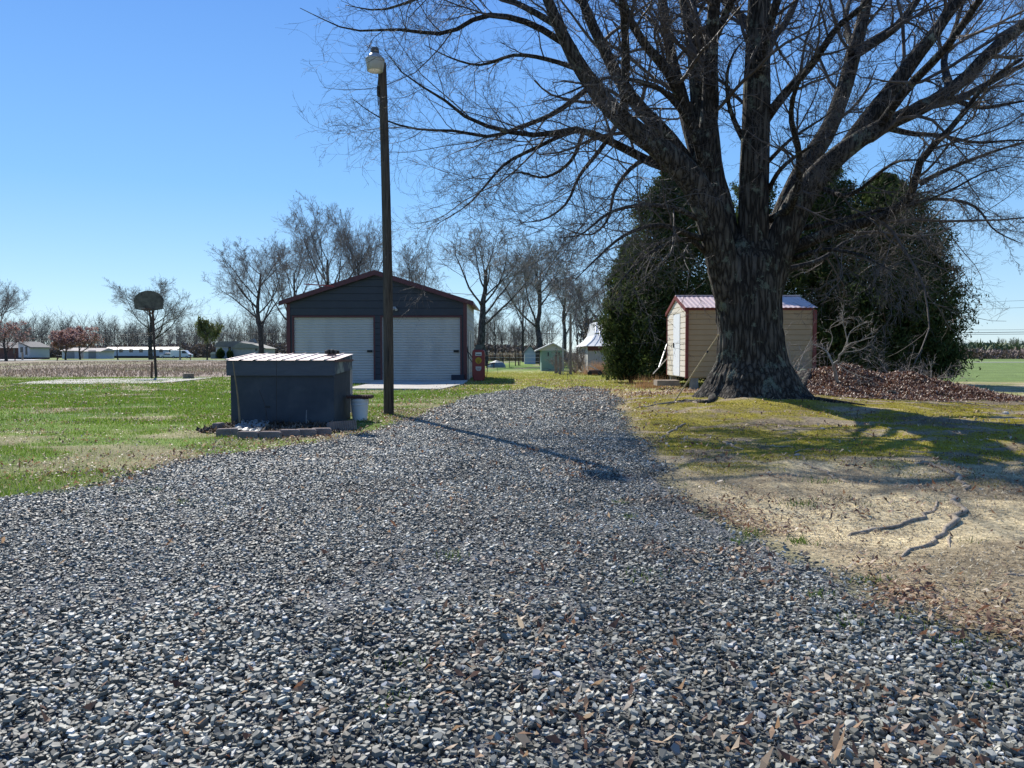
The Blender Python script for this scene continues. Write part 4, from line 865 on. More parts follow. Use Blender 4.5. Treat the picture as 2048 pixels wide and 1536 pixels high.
mb = MB(); mb.box(sx0-.03, sx0+.01, sy0+.82, sy0+1.74, sz0+.03, 2.38); d = mb.build("door", mat("door_white", (.84, .85, .85), rough=.4), sh, True)
mb = MB(); mb.box(sx0-.06, sx0-.031, sy0+1.6, sy0+1.64, 1.35, 1.5); o = mb.build("handle", black, d); o.location = -np.array(sh.location)
mb = MB()
mb.box(sx0-.03, sx0+.05, sy0-.03, sy0+.05, sz0-.02, sz1+.02); mb.box(sx1-.05, sx1+.05, sy0-.035, sy0+.05, sz0-.02, sz1-.02); mb.box(sx0+.05, sx1-.05, sy0-.025, sy0+.03, sz1-.03, sz1+.06)
for ya, yb in ((sy0-.08, ym), (sy1+.08, ym)):
    zl = sz1-.03
    mb.add([(sx0-.07, ya, zl+.06), (sx0-.07, yb, szp+.06), (sx0-.07, yb, szp-.05), (sx0-.07, ya, zl-.05), (sx0+.0, ya, zl+.06), (sx0+.0, yb, szp+.06), (sx0+.0, yb, szp-.05), (sx0+.0, ya, zl-.05)], [(0, 1, 2, 3), (4, 7, 6, 5), (0, 4, 5, 1), (3, 2, 6, 7), (0, 3, 7, 4)])
mb.box(sx0-.03, sx0+.03, sy1-.05, sy1+.03, sz0, sz1+.0)
mb.build("trim", mat("shed_burgundy", (.17, .035, .03), (.2, .05, .04), scale=5, rough=.5), sh, True)
mb = MB(); vs = []; fs = []; k = 0; x = sx0-.05
for k in range(4*27+1):
    a = sx0-.05+(sx1+.1-sx0)*k/(4*27); b = .011 if k % 4 in (1, 2) else 0
    vs += [(a, sy0-.10, sz1+.035+b), (a, ym, szp+.05+b), (a, sy1+.1, sz1+.035+b)]
    if k: q = 3*k; fs += [(q-3, q, q+1, q-2), (q-2, q+1, q+2, q-1)]
mb.add(vs, fs); mb.box(sx0-.05, sx1+.05, ym-.06, ym+.06, szp+.055, szp+.085)
mb.build("roof", mat("red_ribbed_roof", (.58, .44, .42), (.62, .50, .48), scale=3, rough=.4, spec=.5), sh, True)
blk = mat("grey_block", (.22, .21, .2), (.3, .29, .27), scale=10, rough=.95, bump=.5)
for x in (5.3, 5.9, 6.4, 7.2, 8.0, 8.7): MB().box(x, x+.22, sy0+.04, sy0+.24, .1, sz0-.002).build("support_block", blk, sh, True)
MB().box(sx0+.05, sx0+.25, sy1-.3, sy1-.1, .05, sz0).build("support_block", blk, sh, True)
o = MB().box(4.35, 5.02, 23.0, 23.6, .20, .36).build("wooden_step", mat("grey_plank", (.23, .18, .14), (.32, .26, .2), scale=6, rough=.9, stretch=(1, 6, 1))); tag(o, "low weathered plank step before the shed door", "step")
def pole_thing(nm, a, b, r, m, lb, cat, bands=False):
    o = thing(nm, lb, cat, tuple(a)); MB().tube([a, b], [r, r*.8], 8).build("shaft", m, o, True)
    if bands: c = a+(b-a)*.72; d = a+(b-a)*.75; MB().tube([c, d], [r*1.25, r*1.25], 8).build("ferrule", black, o, True)
    return o
a = P(1349, 792, 15.2); a[2] = float(gz(a[0], a[1]))+.0; b = P(1438, 668, 15.35)
pole_thing("bamboo_pole", a, b, .016, mat("bamboo", (.40, .28, .12), (.48, .35, .17), scale=8, rough=.6), "long tan wooden pole leaning against the left side of the big trunk", "pole", True)
a = P(1318, 735, 24.6); b = P(1334, 688, 25.4); pole_thing("leaning_board", a, b, .022, galv, "thin grey pole leaning on the far side of the shed", "pole")
a = P(1306, 748, 24.4); b = P(1336, 715, 25.2); pole_thing("shovel", a, b, .016, white_p, "pale handle leaning low beside the shed corner", "tool handle")

# ---- generic bare trees
def tree_mesh(seed, H=20., tr=.38, fork=.2, nl=7, spread=.55, dens_=1.0, twig=.019, up1=.22, tips=(10, 8, 5)):
    global rng
    sv = rng; rng = np.random.default_rng(seed)
    k = 10; tz = np.linspace(0, 1, k); tp = np.zeros((1, k, 3)); tp[0, :, 2] = tz*H*.66-.05; tp[0, 1:, 0] = np.cumsum(rng.normal(size=k-1)*H*.006); tp[0, 1:, 1] = np.cumsum(rng.normal(size=k-1)*H*.006)
    trr = tr*np.r_[1.35, 1.05, np.linspace(1, .35, k-2)][None]
    f0 = fork/.66
    l1, r1 = grow(tp, trr, nl, K=10, t0=f0, t1=1, ang=spread, asd=.12, lr=.92, lsd=.10, up=up1, wig=.09, rr=.46, tip=.2, tf=.5)
    l2, r2 = grow(l1, r1, tips[0], K=7, t0=.22, ang=.68, asd=.2, lr=.52, lsd=.25, up=.14, wig=.12, rr=.45, tip=.25, rmin=twig*1.1)
    l3, r3 = grow(np.concatenate([l2]), r2, tips[1], K=5, t0=.15, ang=.65, asd=.2, lr=.52, lsd=.25, up=.10, wig=.15, rr=.5, tip=.5, rmin=twig*.8)
    l4, r4 = grow(l3, r3, tips[2], K=4, t0=.15, ang=.6, asd=.2, lr=.58, lsd=.3, up=.08, wig=.15, rr=.6, tip=.6, rmin=twig*.6)
    l5, r5 = grow(l4, r4, 3, K=2, t0=.2, ang=.6, asd=.2, lr=.6, lsd=.3, up=.05, wig=.15, rr=.7, tip=.7, rmin=twig*.5)
    a = join([tubes(tp, trr, 10), tubes(l1, r1, 8)]); b = join([tubes(l2, r2, 4), tubes(l3, r3, 3), tubes(l4, r4, 3), tubes(l5, r5, 3)])
    top = np.quantile(b[0][:, 2], .998); f = 19.3/top
    a = (a[0]*f, a[1]); b = (b[0]*f, b[1]); l4 = l4*f
    rng = sv
    return a, b, l4
tb = bark_mat("grey_bark", (.045, .04, .036), (.17, .155, .14), .8)
tw_grey = mat("grey_twigs", (.16, .145, .13), (.25, .225, .20), scale=.6, rough=.8)
tw_red = mat("reddish_twigs", (.15, .10, .085), (.19, .15, .13), scale=.6, rough=.8)
protos = {}
def make_tree(key, seed, **kw):
    a, b, tips_ = tree_mesh(seed, **kw); protos[key] = (a, b, tips_)
make_tree('A', 11, nl=10, spread=.6, fork=.2); make_tree('B', 12, nl=13, spread=.9, fork=.15, up1=.16); make_tree('C', 13, nl=9, spread=.5, fork=.26, up1=.25)
make_tree('D', 14, nl=10, spread=.68, fork=.2); make_tree('S', 15, nl=5, spread=.5, fork=.3, tips=(5, 5, 3), tr=.3)
mesh_cache = {}
def put_tree(key, px, D, topy, lb, wscale=1.0, rz=0, nm="bare_tree", tm=None, group="bare trees in the background", z0=0.0):
    x = P(px, 708, D)[0]; H = P(px, topy, D)[2]-z0; s = H/19.3
    o = thing(nm, lb, "tree", (x, D, z0), rz, group); o.scale = (s*wscale, s*wscale, s)
    for part, idx, m in (("trunk", 0, tb), ("crown", 1, tm or tw_grey)):
        ck = (key, part, (tm or tw_grey).name)
        if ck not in mesh_cache:
            c = np_mesh(part, *protos[key][idx], m, o, smooth=(part == "trunk")); mesh_cache[ck] = c.data
        else:
            c = bpy.data.objects.new(part, mesh_cache[ck]); COL.objects.link(c); c.parent = o
    return o
put_tree('B', -5, 150, 558, "large bare tree at the far left edge above the brick house", .95)
put_tree('B', 302, 165, 556, "wide round bare tree behind the basketball backboard", 1.15, 2.0)
put_tree('B', 522, 118, 478, "spreading bare tree between the old house and the garage", 1.02, 4.1, z0=.6)
put_tree('A', 655, 112, 395, "tallest bare tree rising behind the garage roof left of the pole", 1.0, 1.0)
put_tree('D', 715, 116, 420, "bare tree crown just left of the wooden pole over the garage", .8, 3.0)
put_tree('D', 585, 125, 455, "bare tree crown joining the tall one over the left garage eave", .8, 5.0)
put_tree('A', 826, 130, 482, "smaller bare tree over the right half of the garage roof", 1.1, 2.2)
put_tree('C', 965, 74, 424, "pale barked bare tree standing right of the garage corner", 1.5, .6)
put_tree('A', 1047, 108, 500, "thick dark bare trunk left of the small white shed", .6, 3.6)
put_tree('D', 1077, 92, 452, "tall dark bare tree above the green shed", 1.15, 5.2)
put_tree('C', 1130, 112, 520, "slim bare tree behind the grey post", 1.3, 1.5)
put_tree('A', 1170, 100, 540, "dense bare tree left of the cedar behind the white roof", 1.1, .2)
put_tree('C', 1215, 120, 520, "bare tree partly hidden by the left edge of the cedar", 1.3, 2.9)
put_tree('S', 236, 150, 664, "small low bare tree before the long trailer", 1.5, 1.1)
put_tree('C', 990, 118, 600, "thin bare tree seen just right of the pale trunk", .9, 4.0)
put_tree('S', 1005, 80, 640, "thin young bare tree in the back yard by the fence posts", .8, 2.0)
put_tree('C', 1155, 135, 590, "bare tree behind the brush heap", .8, 2.0)
# redbud trees
def bud_tree(px, D, topy, lb, w, seedk, colr, rz=0, nm="flowering_tree", leafn=2, ls=.14, cat="tree"):
    x = P(px, 708, D)[0]; H = P(px, topy, D)[2]; s = H/19.3
    o = thing(nm, lb, cat, (x, D, 0), rz); o.scale = (s*w, s*w, s)
    c = bpy.data.objects.new("trunk", mesh_cache[(seedk, 'trunk', 'grey_twigs')]); COL.objects.link(c); c.parent = o
    tp = protos[seedk][2]; q = tp[:, -1]; q = q[rng.random(len(q)) < min(1, leafn)]
    q = np.repeat(q, 2, 0)+rng.normal(size=(len(q)*2, 3))*.3
    V, Fc = leaves(q[:, 0], q[:, 1], ls/s*(.6+.8*rng.random(len(q))), z=q[:, 2], tilt=.8, zoff=0, asp=.7)
    a = np_mesh("crown", *protos[seedk][1], colr[0], o); b = np_mesh("blossom", V, Fc, colr[1], o)
pinkm = (tw_red, ramp_mat("pink_buds", [(0, (.26, .13, .11)), (.6, (.38, .22, .19)), (1, (.5, .34, .3))], .3))
greenm = (tw_grey, ramp_mat("spring_green", [(0, (.10, .12, .04)), (1, (.22, .24, .08))], .3))
bud_tree(131, 147, 662, "reddish pink flowering tree before the white outbuilding, left of the pair", 1.35, 'B', pinkm, 1.0, leafn=.35, ls=.12)
bud_tree(160, 158, 654, "reddish pink flowering tree with a dark trunk, right of the pair", 1.25, 'B', pinkm, 3.0, leafn=.35, ls=.12)
bud_tree(12, 125, 640, "dusky reddish budding tree at the far left edge before the brick house", 1.5, 'B', pinkm, 4.0, leafn=.06, ls=.11)
bud_tree(414, 152, 636, "pale green leafing tree left of the old white house", .9, 'A', greenm, 1.0, nm="budding_tree", leafn=.5, ls=.14)

# ---- cedars
cedar_m = ramp_mat("cedar_needles", [(0, (.026, .044, .014)), (.6, (.054, .080, .024)), (.9, (.08, .105, .03)), (1, (.13, .11, .05))], .32, rough=.8, spec=.15)
cedar_b = mat("cedar_bark", (.08, .055, .04), (.13, .10, .08), scale=10, rough=.9)
def cedar(px, D, topy, hwpx, lb, seed, z0=.1, low=.12, nb=650, per=125, sil=None):
    global rng
    sv = rng; rng = np.random.default_rng(seed)
    x = P(px, 708, D)[0]; H = P(px, topy, D)[2]-z0; Rm = hwpx/F*D
    o = thing("cedar_tree", lb, "tree", (x, D, z0), 0, "dark evergreen cedars behind the shed")
    MB().tube([(0, 0, -.1), (.05, 0, H*.4), (0, .05, H*.96)], [Rm*.07, Rm*.05, .02], 8).build("trunk", cedar_b, o)
    t = rng.random(nb)**1.1; zc = low+(H-low)*t
    pr = np.interp(t, [0, .12, .35, .6, .85, 1], [.97, 1, 1, .86, .56, .10])
    az = rng.random(nb)*6.283
    big = 0.50+.88*fbm(az*2.6, t*9, seed, 3)
    ln = Rm*pr*big*(0.86+.25*rng.random(nb))
    d = np.stack([np.cos(az), np.sin(az), .35+.25*rng.random(nb)], 1); d /= np.linalg.norm(d, axis=1, keepdims=True)
    st = np.stack([0*zc, 0*zc, zc-ln*.25], 1)
    m = per; u = (rng.random((nb, m))**.55)*1.0
    wv = (.10+.34*np.sin(u*2.6))*np.minimum(1.0, ln[:, None]*.45)
    p = st[:, None]+d[:, None]*(u*ln[:, None])[..., None]+rng.normal(size=(nb, m, 3))*wv[..., None]*.55
    p = p.reshape(-1, 3); p = p[p[:, 2] > .05]; N = len(p)
    dd = np.repeat(d, m, 0)[:N]+rng.normal(size=(N, 3))*.55+np.array([0, 0, .35]); dd /= np.linalg.norm(dd, axis=1, keepdims=True)
    sd_ = np.cross(dd, rng.normal(size=(N, 3))); sd_ /= np.linalg.norm(sd_, axis=1, keepdims=True)
    s = (.055+.095*rng.random(N))[:, None]
    V = np.stack([p-dd*s*.4-sd_*s*.20, p+dd*s*1.2, p-dd*s*.2+sd_*s*.25], 1).reshape(-1, 3)
    np_mesh("crown", V, np.arange(N*3).reshape(-1, 3), cedar_m, o)
    # bare dead twigs poking out
    rng = sv
cedar(1345, 29, 335, 128, "dark cedar left of the tan shed, beside the white curved roof", 201, z0=.1)
cedar(1640, 31.5, 318, 120, "dark cedar directly behind the shed's right end, tallest of the right group", 202, z0=.15)
cedar(1765, 29.5, 352, 150, "wide dark cedar at the right end of the row above the leaf heap", 203, z0=.15)
cedar(1500, 34, 325, 95, "thin topped cedar mostly hidden behind the big trunk", 204, z0=.1, nb=300)
cedar(1845, 28.5, 480, 82, "low cedar forming the right edge of the dark evergreens", 205, z0=.15, nb=300)
cedar(1262, 30, 480, 62, "small cedar at the left edge of the evergreens", 206, z0=.1, nb=420)

# ---- shrubs: bare sapling and brush
def bare_shrub(nm, lb, px, py, toppy, spread, m, nst=4, seed=1, r=.02, cat="shrub", D=None, n2=7, n3=4, tw=.004):
    global rng
    sv = rng; rng = np.random.default_rng(seed)
    g = G(px, py) if D is None else np.array([P(px, 708, D)[0], D, float(gz(P(px, 708, D)[0], D))])
    H = P(px, toppy, g[1])[2]-g[2]
    o = thing(nm, lb, cat, tuple(g)); st = []
    for k in range(nst):
        a = rng.random()*6.28; d = np.array([math.cos(a)*spread, math.sin(a)*spread, 1.]); d /= np.linalg.norm(d); p = [np.zeros(3)]
        for q in range(7): d = d+rng.normal(size=3)*.16; d /= np.linalg.norm(d); p.append(p[-1]+d*H/7*(.7+.3*rng.random()))
        st.append(np.array(p))
    st = np.array(st); R0 = np.linspace(r, r*.3, 8)[None].repeat(nst, 0)
    b, rb_ = grow(st, R0, n2, K=6, t0=.15, ang=.85, lr=.5, up=.05, wig=.2, rr=.5, tip=.4, rmin=tw)
    c, rc = grow(b, rb_, n3, K=4, t0=.15, ang=.8, lr=.5, up=0, wig=.2, rr=.6, tip=.6, rmin=tw*.8)
    np_mesh("stem", *tubes(st, R0, 6), m, o); np_mesh("twigs", *join([tubes(b, rb_, 4), tubes(c, rc, 3)]), m, o)
    rng = sv; return o
pale_tw = mat("pale_twigs", (.22, .19, .16), (.34, .30, .26), scale=8, rough=.75)
grey_tw = mat("grey_brush", (.15, .12, .10), (.25, .21, .18), scale=4, rough=.8)
# gnarly sapling traced
gs = P(1670, 757, 18.3)
sap = thing("sapling", "gnarled pale grey bare sapling growing out of the leaf heap", "tree", (gs[0], gs[1], float(gz(gs[0], gs[1]))-.02))
sl = [trace([(1674, 765), (1670, 742), (1667, 728), (1676, 724), (1678, 712), (1690, 700), (1696, 690), (1720, 682), (1750, 672)], 3.6, .8, -.6, 18.3, 14),
      trace([(1668, 732), (1660, 715), (1655, 705), (1642, 695), (1625, 688)], 2.4, .7, .5, 18.3, 14), trace([(1674, 728), (1695, 742), (1720, 752), (1745, 760)], 1.1, .5, -.8, 18.2, 14),
      trace([(1696, 690), (1690, 660), (1685, 640), (1688, 610)], 1.1, .5, .3, 18, 14), trace([(1685, 705), (1720, 700), (1745, 690), (1752, 697)], 1.0, .5, -.3, 18, 14),
      trace([(1655, 705), (1665, 675), (1660, 655), (1680, 640), (1712, 636)], 1.0, .5, -.3, 18.2, 14), trace([(1692, 695), (1700, 665), (1720, 650), (1745, 642)], 1.0, .5, .4, 17.9, 14)]
SPp = np.array([a for a, b in sl]); SRr = np.array([b for a, b in sl])
b_, rb_ = grow(SPp, SRr, 11, K=6, t0=.3, ang=.8, lr=.42, up=.03, wig=.22, rr=.3, tip=.4, rmin=.0032); c_, rc_ = grow(b_, rb_, 4, K=4, t0=.2, ang=.8, lr=.5, up=0, wig=.2, rr=.6, tip=.6, rmin=.0032)
np_mesh("trunk", *tubes(SPp, SRr, 8), mat("pale_bark", (.20, .18, .15), (.34, .31, .26), scale=20, rough=.85, bump=.3), sap, world=True)
np_mesh("twigs", *join([tubes(b_, rb_, 4), tubes(c_, rc_, 3)]), pale_tw, sap, world=True)
bare_shrub("bare_bush", "bare twiggy bush against the right part of the shed wall", 1580, 745, 640, .5, pale_tw, 6, 31, .012, D=20.3, tw=.0035)
bare_shrub("bare_bush", "thin leafless bush at the shed's right rear corner", 1612, 742, 660, .8, pale_tw, 5, 32, .010, D=20.8, tw=.0035)
bare_shrub("bare_bush", "low bare thorny bush right of the sapling on the heap", 1800, 742, 672, .9, pale_tw, 6, 33, .010, D=20.2, tw=.0035)
bare_shrub("bare_bush", "low bare bush at the right end of the leaf heap", 1855, 757, 690, 1.1, pale_tw, 7, 34, .010, D=20.3, tw=.0035)
bare_shrub("bare_bush", "small leafless bush beside the cedar's right edge", 1895, 757, 705, 1.2, pale_tw, 6, 35, .008, D=20.8, tw=.0035)
bare_shrub("brush_heap", "tangled grey bare bush between the green shed and the white roof", 1150, 748, 680, .9, grey_tw, 16, 36, .02, D=46, n2=10, n3=6, tw=.008)
bare_shrub("brush_heap", "tangled bare bush behind the tall grey post", 1166, 742, 684, .8, grey_tw, 14, 37, .02, D=48, n2=10, n3=6, tw=.008)
bare_shrub("brush_heap", "bare vine tangle round the short posts by the green shed", 1118, 752, 700, .5, grey_tw, 8, 38, .012, D=43, n2=8, n3=5, tw=.006)
xs = P(1208, 748, 42)[0]+.55*rng.normal(size=1500); ys = 42+.3*rng.normal(size=1500)
o = np_mesh("dry_grass_clump", *blades(xs, ys, .25+.65*rng.random(1500), np.full(1500, .010), .35), mat("tan_grass", (.36, .20, .10), (.5, .34, .2), island=1, transl=.3)); tag(o, "tall orange tan dry grass clump before the white roofed hut", "plant")
xs = P(1300, 755, 24.2)[0]+.35*rng.normal(size=500); ys = 24.2+.2*rng.normal(size=500)
o = np_mesh("dry_grass_clump", *blades(xs, ys, .1+.4*rng.random(500), np.full(500, .005), .35), mat("tan_grass_near", (.34, .20, .10), (.45, .28, .15), island=1, transl=.3)); tag(o, "small reddish dry grass clump beside the shed step", "plant")

# ---- white flared roof hut
hu = thing("hut", "grey board hut with a flared white metal roof beside the cedar", "hut", (P(1215, 708, 44)[0], 44, 0))
hx0, hx1 = P(1176, 708, 44)[0], P(1290, 708, 44)[0]; hz = P(0, 700, 44)[2]; 
mb = MB(); mb.box(hx0, hx1, 44, 50.2, 0, hz+.2)
n = 11
for k in range(n+1):
    x = hx0+(hx1-hx0)*k/n; mb.box(x-.015, x+.015, 43.98, 44.0, 0, hz+.25)
mb.build("wall", mat("grey_boards", (.36, .35, .33), (.44, .43, .4), scale=3, rough=.85, stretch=(3, 3, .4)), hu, True)
MB().box(hx0-.03, hx1+.03, 43.93, 43.975, hz-.03, hz+.27).build("fascia", burg, hu, True)
mb = MB(); cx_, cy_ = (hx0+hx1)/2, 45.3; hwx, hwy = (hx1-hx0)/2+.25, 1.6
lev = [(1.0, hz+.22), (.86, hz+.38), (.70, hz+.60), (.58, hz+.88), (.53, hz+1.2), (.49, hz+1.5), (.45, hz+1.75)]
vs = []; fy = {z: 43.7+.72*q for q, (f, z) in enumerate(lev)}
for f, z in lev: vs += [(cx_-hwx*f, fy[z], z), (cx_+hwx*f, fy[z], z), (cx_+hwx*f, 50.5, z), (cx_-hwx*f, 50.5, z)]
mb.add(vs, [(4*i_+j_, 4*i_+(j_+1) % 4, 4*i_+4+(j_+1) % 4, 4*i_+4+j_) for i_ in range(6) for j_ in range(4)]+[(24, 25, 26, 27)])
for q in np.linspace(-.92, .92, 9):
    pts = [(cx_+hwx*f*q, fy[z]-.01, z+.015) for f, z in lev]; mb.tube(pts, .02, 4)
    pass
mb.build("roof", mat("white_metal_roof", (.50, .50, .48), (.56, .56, .54), scale=3, rough=.5), hu, True)
wb = P(1190, 745, 41); o = thing("old_cart", "old metal framed cart tipped in the dry grass", "cart", (wb[0], 41, 0))
mb = MB()
for k in range(3): mb.tube([(-.35+.1*k, -.2+.15*k, .55-.03*k), (.2+.05*k, -.1+.15*k, .25)], .012, 6)
mb.tube([(-.4, -.2, .55), (-.1, .2, .5)], .012, 6); mb.build("frame", white_p, o); MB().box(-.35, .3, -.15, .25, .1, .3).build("tray", rust, o, bevel=.03)
MB().tube([(-.3, -.2, .12), (-.3, -.14, .12)], [.12, .12], 12).tube([(.25, -.2, .12), (.25, -.14, .12)], [.12, .12], 12).build("wheel", black, o)

# ---- green shed
gs0, gs1, gy = P(1083, 708, 52)[0], P(1128, 708, 52)[0], 52
o = thing("green_shed", "small pale green shed with a low white gable roof", "shed", (gs0, gy, 0)); gm = mat("green_siding", (.17, .27, .22), (.2, .31, .25), scale=3, rough=.7)
zt = P(0, 701, 52)[2]; zp = P(0, 687, 52)[2]; xm = (gs0+gs1)/2
MB().box(gs0, gs1, gy, gy+2.6, 0, zt).build("wall", gm, o, True); MB().prism([(gs0-.3, zt), (gs1+.1, zt), (xm, zp)], gy-.01, gy+2.6).build("gable", mat("pale_gable", (.42, .45, .46)), o, True)
mb = MB()
for xe in (gs0-.4, gs1+.15): mb.add([(xm, gy-.3, zp+.06), (xe, gy-.3, zt+.02), (xe, gy+2.8, zt+.02), (xm, gy+2.8, zp+.06), (xm, gy-.3, zp), (xe, gy-.3, zt-.05), (xe, gy+2.8, zt-.05), (xm, gy+2.8, zp)], [(0, 1, 2, 3), (7, 6, 5, 4), (0, 4, 5, 1), (1, 5, 6, 2)])
mb.build("roof", mat("pale_roof", (.5, .5, .48)), o, True)
for k, x in enumerate((.42, .95, 1.15)): MB().box(gs0+x, gs0+x+.07, gy-.03, gy-.002, zt-.38, zt-.12).build("vent", black, o, True)
# small white playhouse-like shed
w0, w1, wy = P(1049, 708, 88)[0], P(1071, 708, 88)[0], 88
o = thing("white_shed", "tiny white shed with dark roof edge beyond the green shed", "shed", (w0, wy, 0)); zt = P(0, 709, 88)[2]+.25; zp = zt+.75
MB().prism([(w0, 0), (w1, 0), (w1, zt), ((w0+w1)/2, zp), (w0, zt)], wy, wy+2).build("wall", mat("dull_white", (.36, .38, .42), (.42, .44, .47)), o, True)
mb = MB()
for xe in (w0-.1, w1+.1): xm = (w0+w1)/2; mb.add([(xm, wy-.15, zp+.1), (xe, wy-.15, zt+.02), (xe, wy+2.1, zt+.02), (xm, wy+2.1, zp+.1), (xm, wy-.15, zp), (xe, wy-.15, zt-.08), (xe, wy+2.1, zt-.08), (xm, wy+2.1, zp)], [(0, 1, 2, 3), (7, 6, 5, 4), (0, 4, 5, 1)])
mb.build("roof", black, o, True)
# posts
wood = mat("grey_post_wood", (.16, .13, .10), (.24, .2, .165), scale=6, rough=.9, bump=.5, bscale=12, stretch=(4, 4, .6))
def post(px, py, topy, r, lb, D=None, m=wood, lean=0, nm="wooden_post"):
    g = G(px, py) if D is None else np.array([P(px, 708, D)[0], D, 0.]); t = P(px+lean, topy, g[1]); t[1] = g[1]
    o = thing(nm, lb, "post", tuple(g)); MB().tube([g-np.array([0, 0, .05]), (g+t)/2, t], [r, r, r*.9], 9).build("shaft", m, o, True); return o
post(1141, 750, 628, .075, "tall grey wooden post with a forked top by the brush"); post(1126, 750, 650, .025, "thin pale pipe standing left of the tall grey post", m=galv)
post(1112, 748, 712, .09, "short dark post left of the thin pipe"); post(1120, 750, 714, .08, "short dark post right next to the thin pipe")
post(1031, 732, 702, .05, "dark fence post left of the white shed", m=rust); post(1037, 731, 700, .06, "old dark post with a ball shaped top by the bare trees", m=rust)
post(987, 730, 706, .04, "thin dark fence post behind the tarp heap", m=rust); post(1007, 735, 712, .035, "slim rusty stake right of the tarp heap", m=rust)
post(303, 757, 724, .05, "short dark stump post left of the basketball pole", m=rust, lean=1)
post(45, 720, 705, .18, "thick grey post beside the far road", m=wood); post(30, 722, 706, .08, "thin dark sign post beside the far road at left", m=rust); post(995, 749, 735, .008, "tiny solar light stake in the back yard grass", m=black)
tp_ = G(993, 735); o = thing("tarp_heap", "grey tarp covered heap in the back yard right of the fuel pump", "tarp", tuple(tp_))
MB().lathe([(.8, 0), (.75, .2), (.6, .42), (.35, .5), (.05, .62)], n=11).build("cover", mat("grey_tarp", (.10, .13, .14), (.2, .23, .23), scale=3, rough=.5, bump=.6, bscale=4), o)
mb = MB(); mb.tube([(-1.2, -.3, .02), (-1.2, -.3, 1.1)], .03, 6); mb.tube([(1.1, -.3, .02), (1.1, -.3, 1.1)], .03, 6); mb.tube([(-1.3, -.3, 1.0), (1.2, -.3, 1.02)], .02, 6); mb.build("rail", rust, o)
tp2 = G(978, 736); o = thing("lawn_chair", "dark reclined garden seat left of the tarp heap", "chair", tuple(tp2))
MB().prism([(-.3, .2), (.5, .35), (.5, .45), (-.25, .32), (-.65, 1.2), (-.75, 1.15)], -.3, .3).build("seat", black, o); MB().tube([(-.2, -.2, 0), (-.2, -.2, .3)], .03, 6).tube([(.4, -.2, 0), (.4, -.2, .4)], .03, 6).tube([(.4, .2, 0), (.4, .2, .4)], .03, 6).build("leg", rust, o)
fe = thing("wire_fence", "low wire fence crossing the far back yard", "fence", (P(1000, 708, 75)[0], 75, 0))
mb = MB(); x0 = P(960, 708, 75)[0]; x1 = P(1080, 708, 75)[0]
for z in (.4, .8, 1.15): mb.tube([(x0, 75, z), (x1, 76, z)], .012, 4)
mb.build("wire", galv, fe, True)
for k in range(4): x = x0+(x1-x0)*k/3; MB().tube([(x, 75+k/3, 0), (x, 75+k/3, 1.25)], .04, 6).build("fence_post", rust, fe, True)

# ---- basketball goal
bx, by = -17.42, 37.6
bg_ = thing("basketball_goal", "old basketball goal with a fan shaped backboard on a dark pole", "basketball goal", (bx, by, 0))
MB().tube([(bx, by, -.02), (bx-.06, by, 1.6), (bx-.12, by, 3.7)], [.062, .058, .05], 12).build("pole", mat("dark_steel", (.05, .035, .03), (.08, .055, .045), scale=8), bg_, True)
c = P(297.5, 600, by-.45); c[1] = by-.45; hw_ = .72; pts = [(c[0]-hw_*.94, c[2]-.43), (c[0]-hw_*.3, c[2]-.52), (c[0]+hw_*.3, c[2]-.52), (c[0]+hw_*.94, c[2]-.43)]+[(c[0]+hw_*math.cos(a), c[2]-.05+.50*math.sin(a)) for a in np.linspace(0, math.pi, 15)]
MB().prism(pts, by-.47, by-.43).build("backboard", mat("mossy_board", (.075, .07, .055), (.13, .12, .095), scale=5, rough=.9, c3=(.04, .035, .03), scale3=2), bg_, True)
mb = MB()
for dz in (-.3, .15): mb.tube([(bx-.12, by, c[2]+dz), (c[0]+.25, by-.43, c[2]+dz)], .025, 6); mb.tube([(bx-.12, by, c[2]+dz), (c[0]-.3, by-.43, c[2]+dz)], .025, 6)
mb.tube([(bx-.1, by, c[2]-.7), (c[0]-.1, by-.43, c[2]-.42)], .03, 6); mb.build("bracket", rust, bg_, True)
MB().tube([(c[0]+.22*math.cos(a), by-.72+.22*math.sin(a), c[2]-.44) for a in np.linspace(0, 6.283, 20)], .011, 6).build("rim", rust, bg_, True)
MB().box(c[0]-.50, c[0]-.18, by-.478, by-.472, c[2]-.40, c[2]-.385).build("painted_line", white_p, bg_, True)
g = G(377, 758); mb = MB(); mb.lathe([(.26, 0), (.24, .1), (.235, .24), (.22, .25)], n=14); o = mb.build("tree_stump", mat("stump", (.12, .10, .075), (.2, .17, .12), scale=10)); o.location = g; tag(o, "short round wooden stump on the concrete strip right of the goal", "stump")
mb = MB()
def strip(a, b):
    A = [G(*p) for p in a]; B = [G(*p) for p in b]; n = len(A); return MB().add([tuple(q+np.array([0, 0, .03])) for q in A+B]+[tuple(q-np.array([0, 0, .05])) for q in A+B], [(k, k+1, n+k+1, n+k) for k in range(n-1)]+[(2*n+k, 2*n+k+1, k+1, k) for k in range(n-1)])
s1 = strip([(25, 770), (120, 769), (200, 768.5), (300, 768), (345, 765), (420, 757.5)], [(60, 764.5), (120, 760.5), (200, 758.5), (300, 757.5), (345, 757), (425, 756)])
o = s1.build("concrete_slab", conc); tag(o, kind='structure')

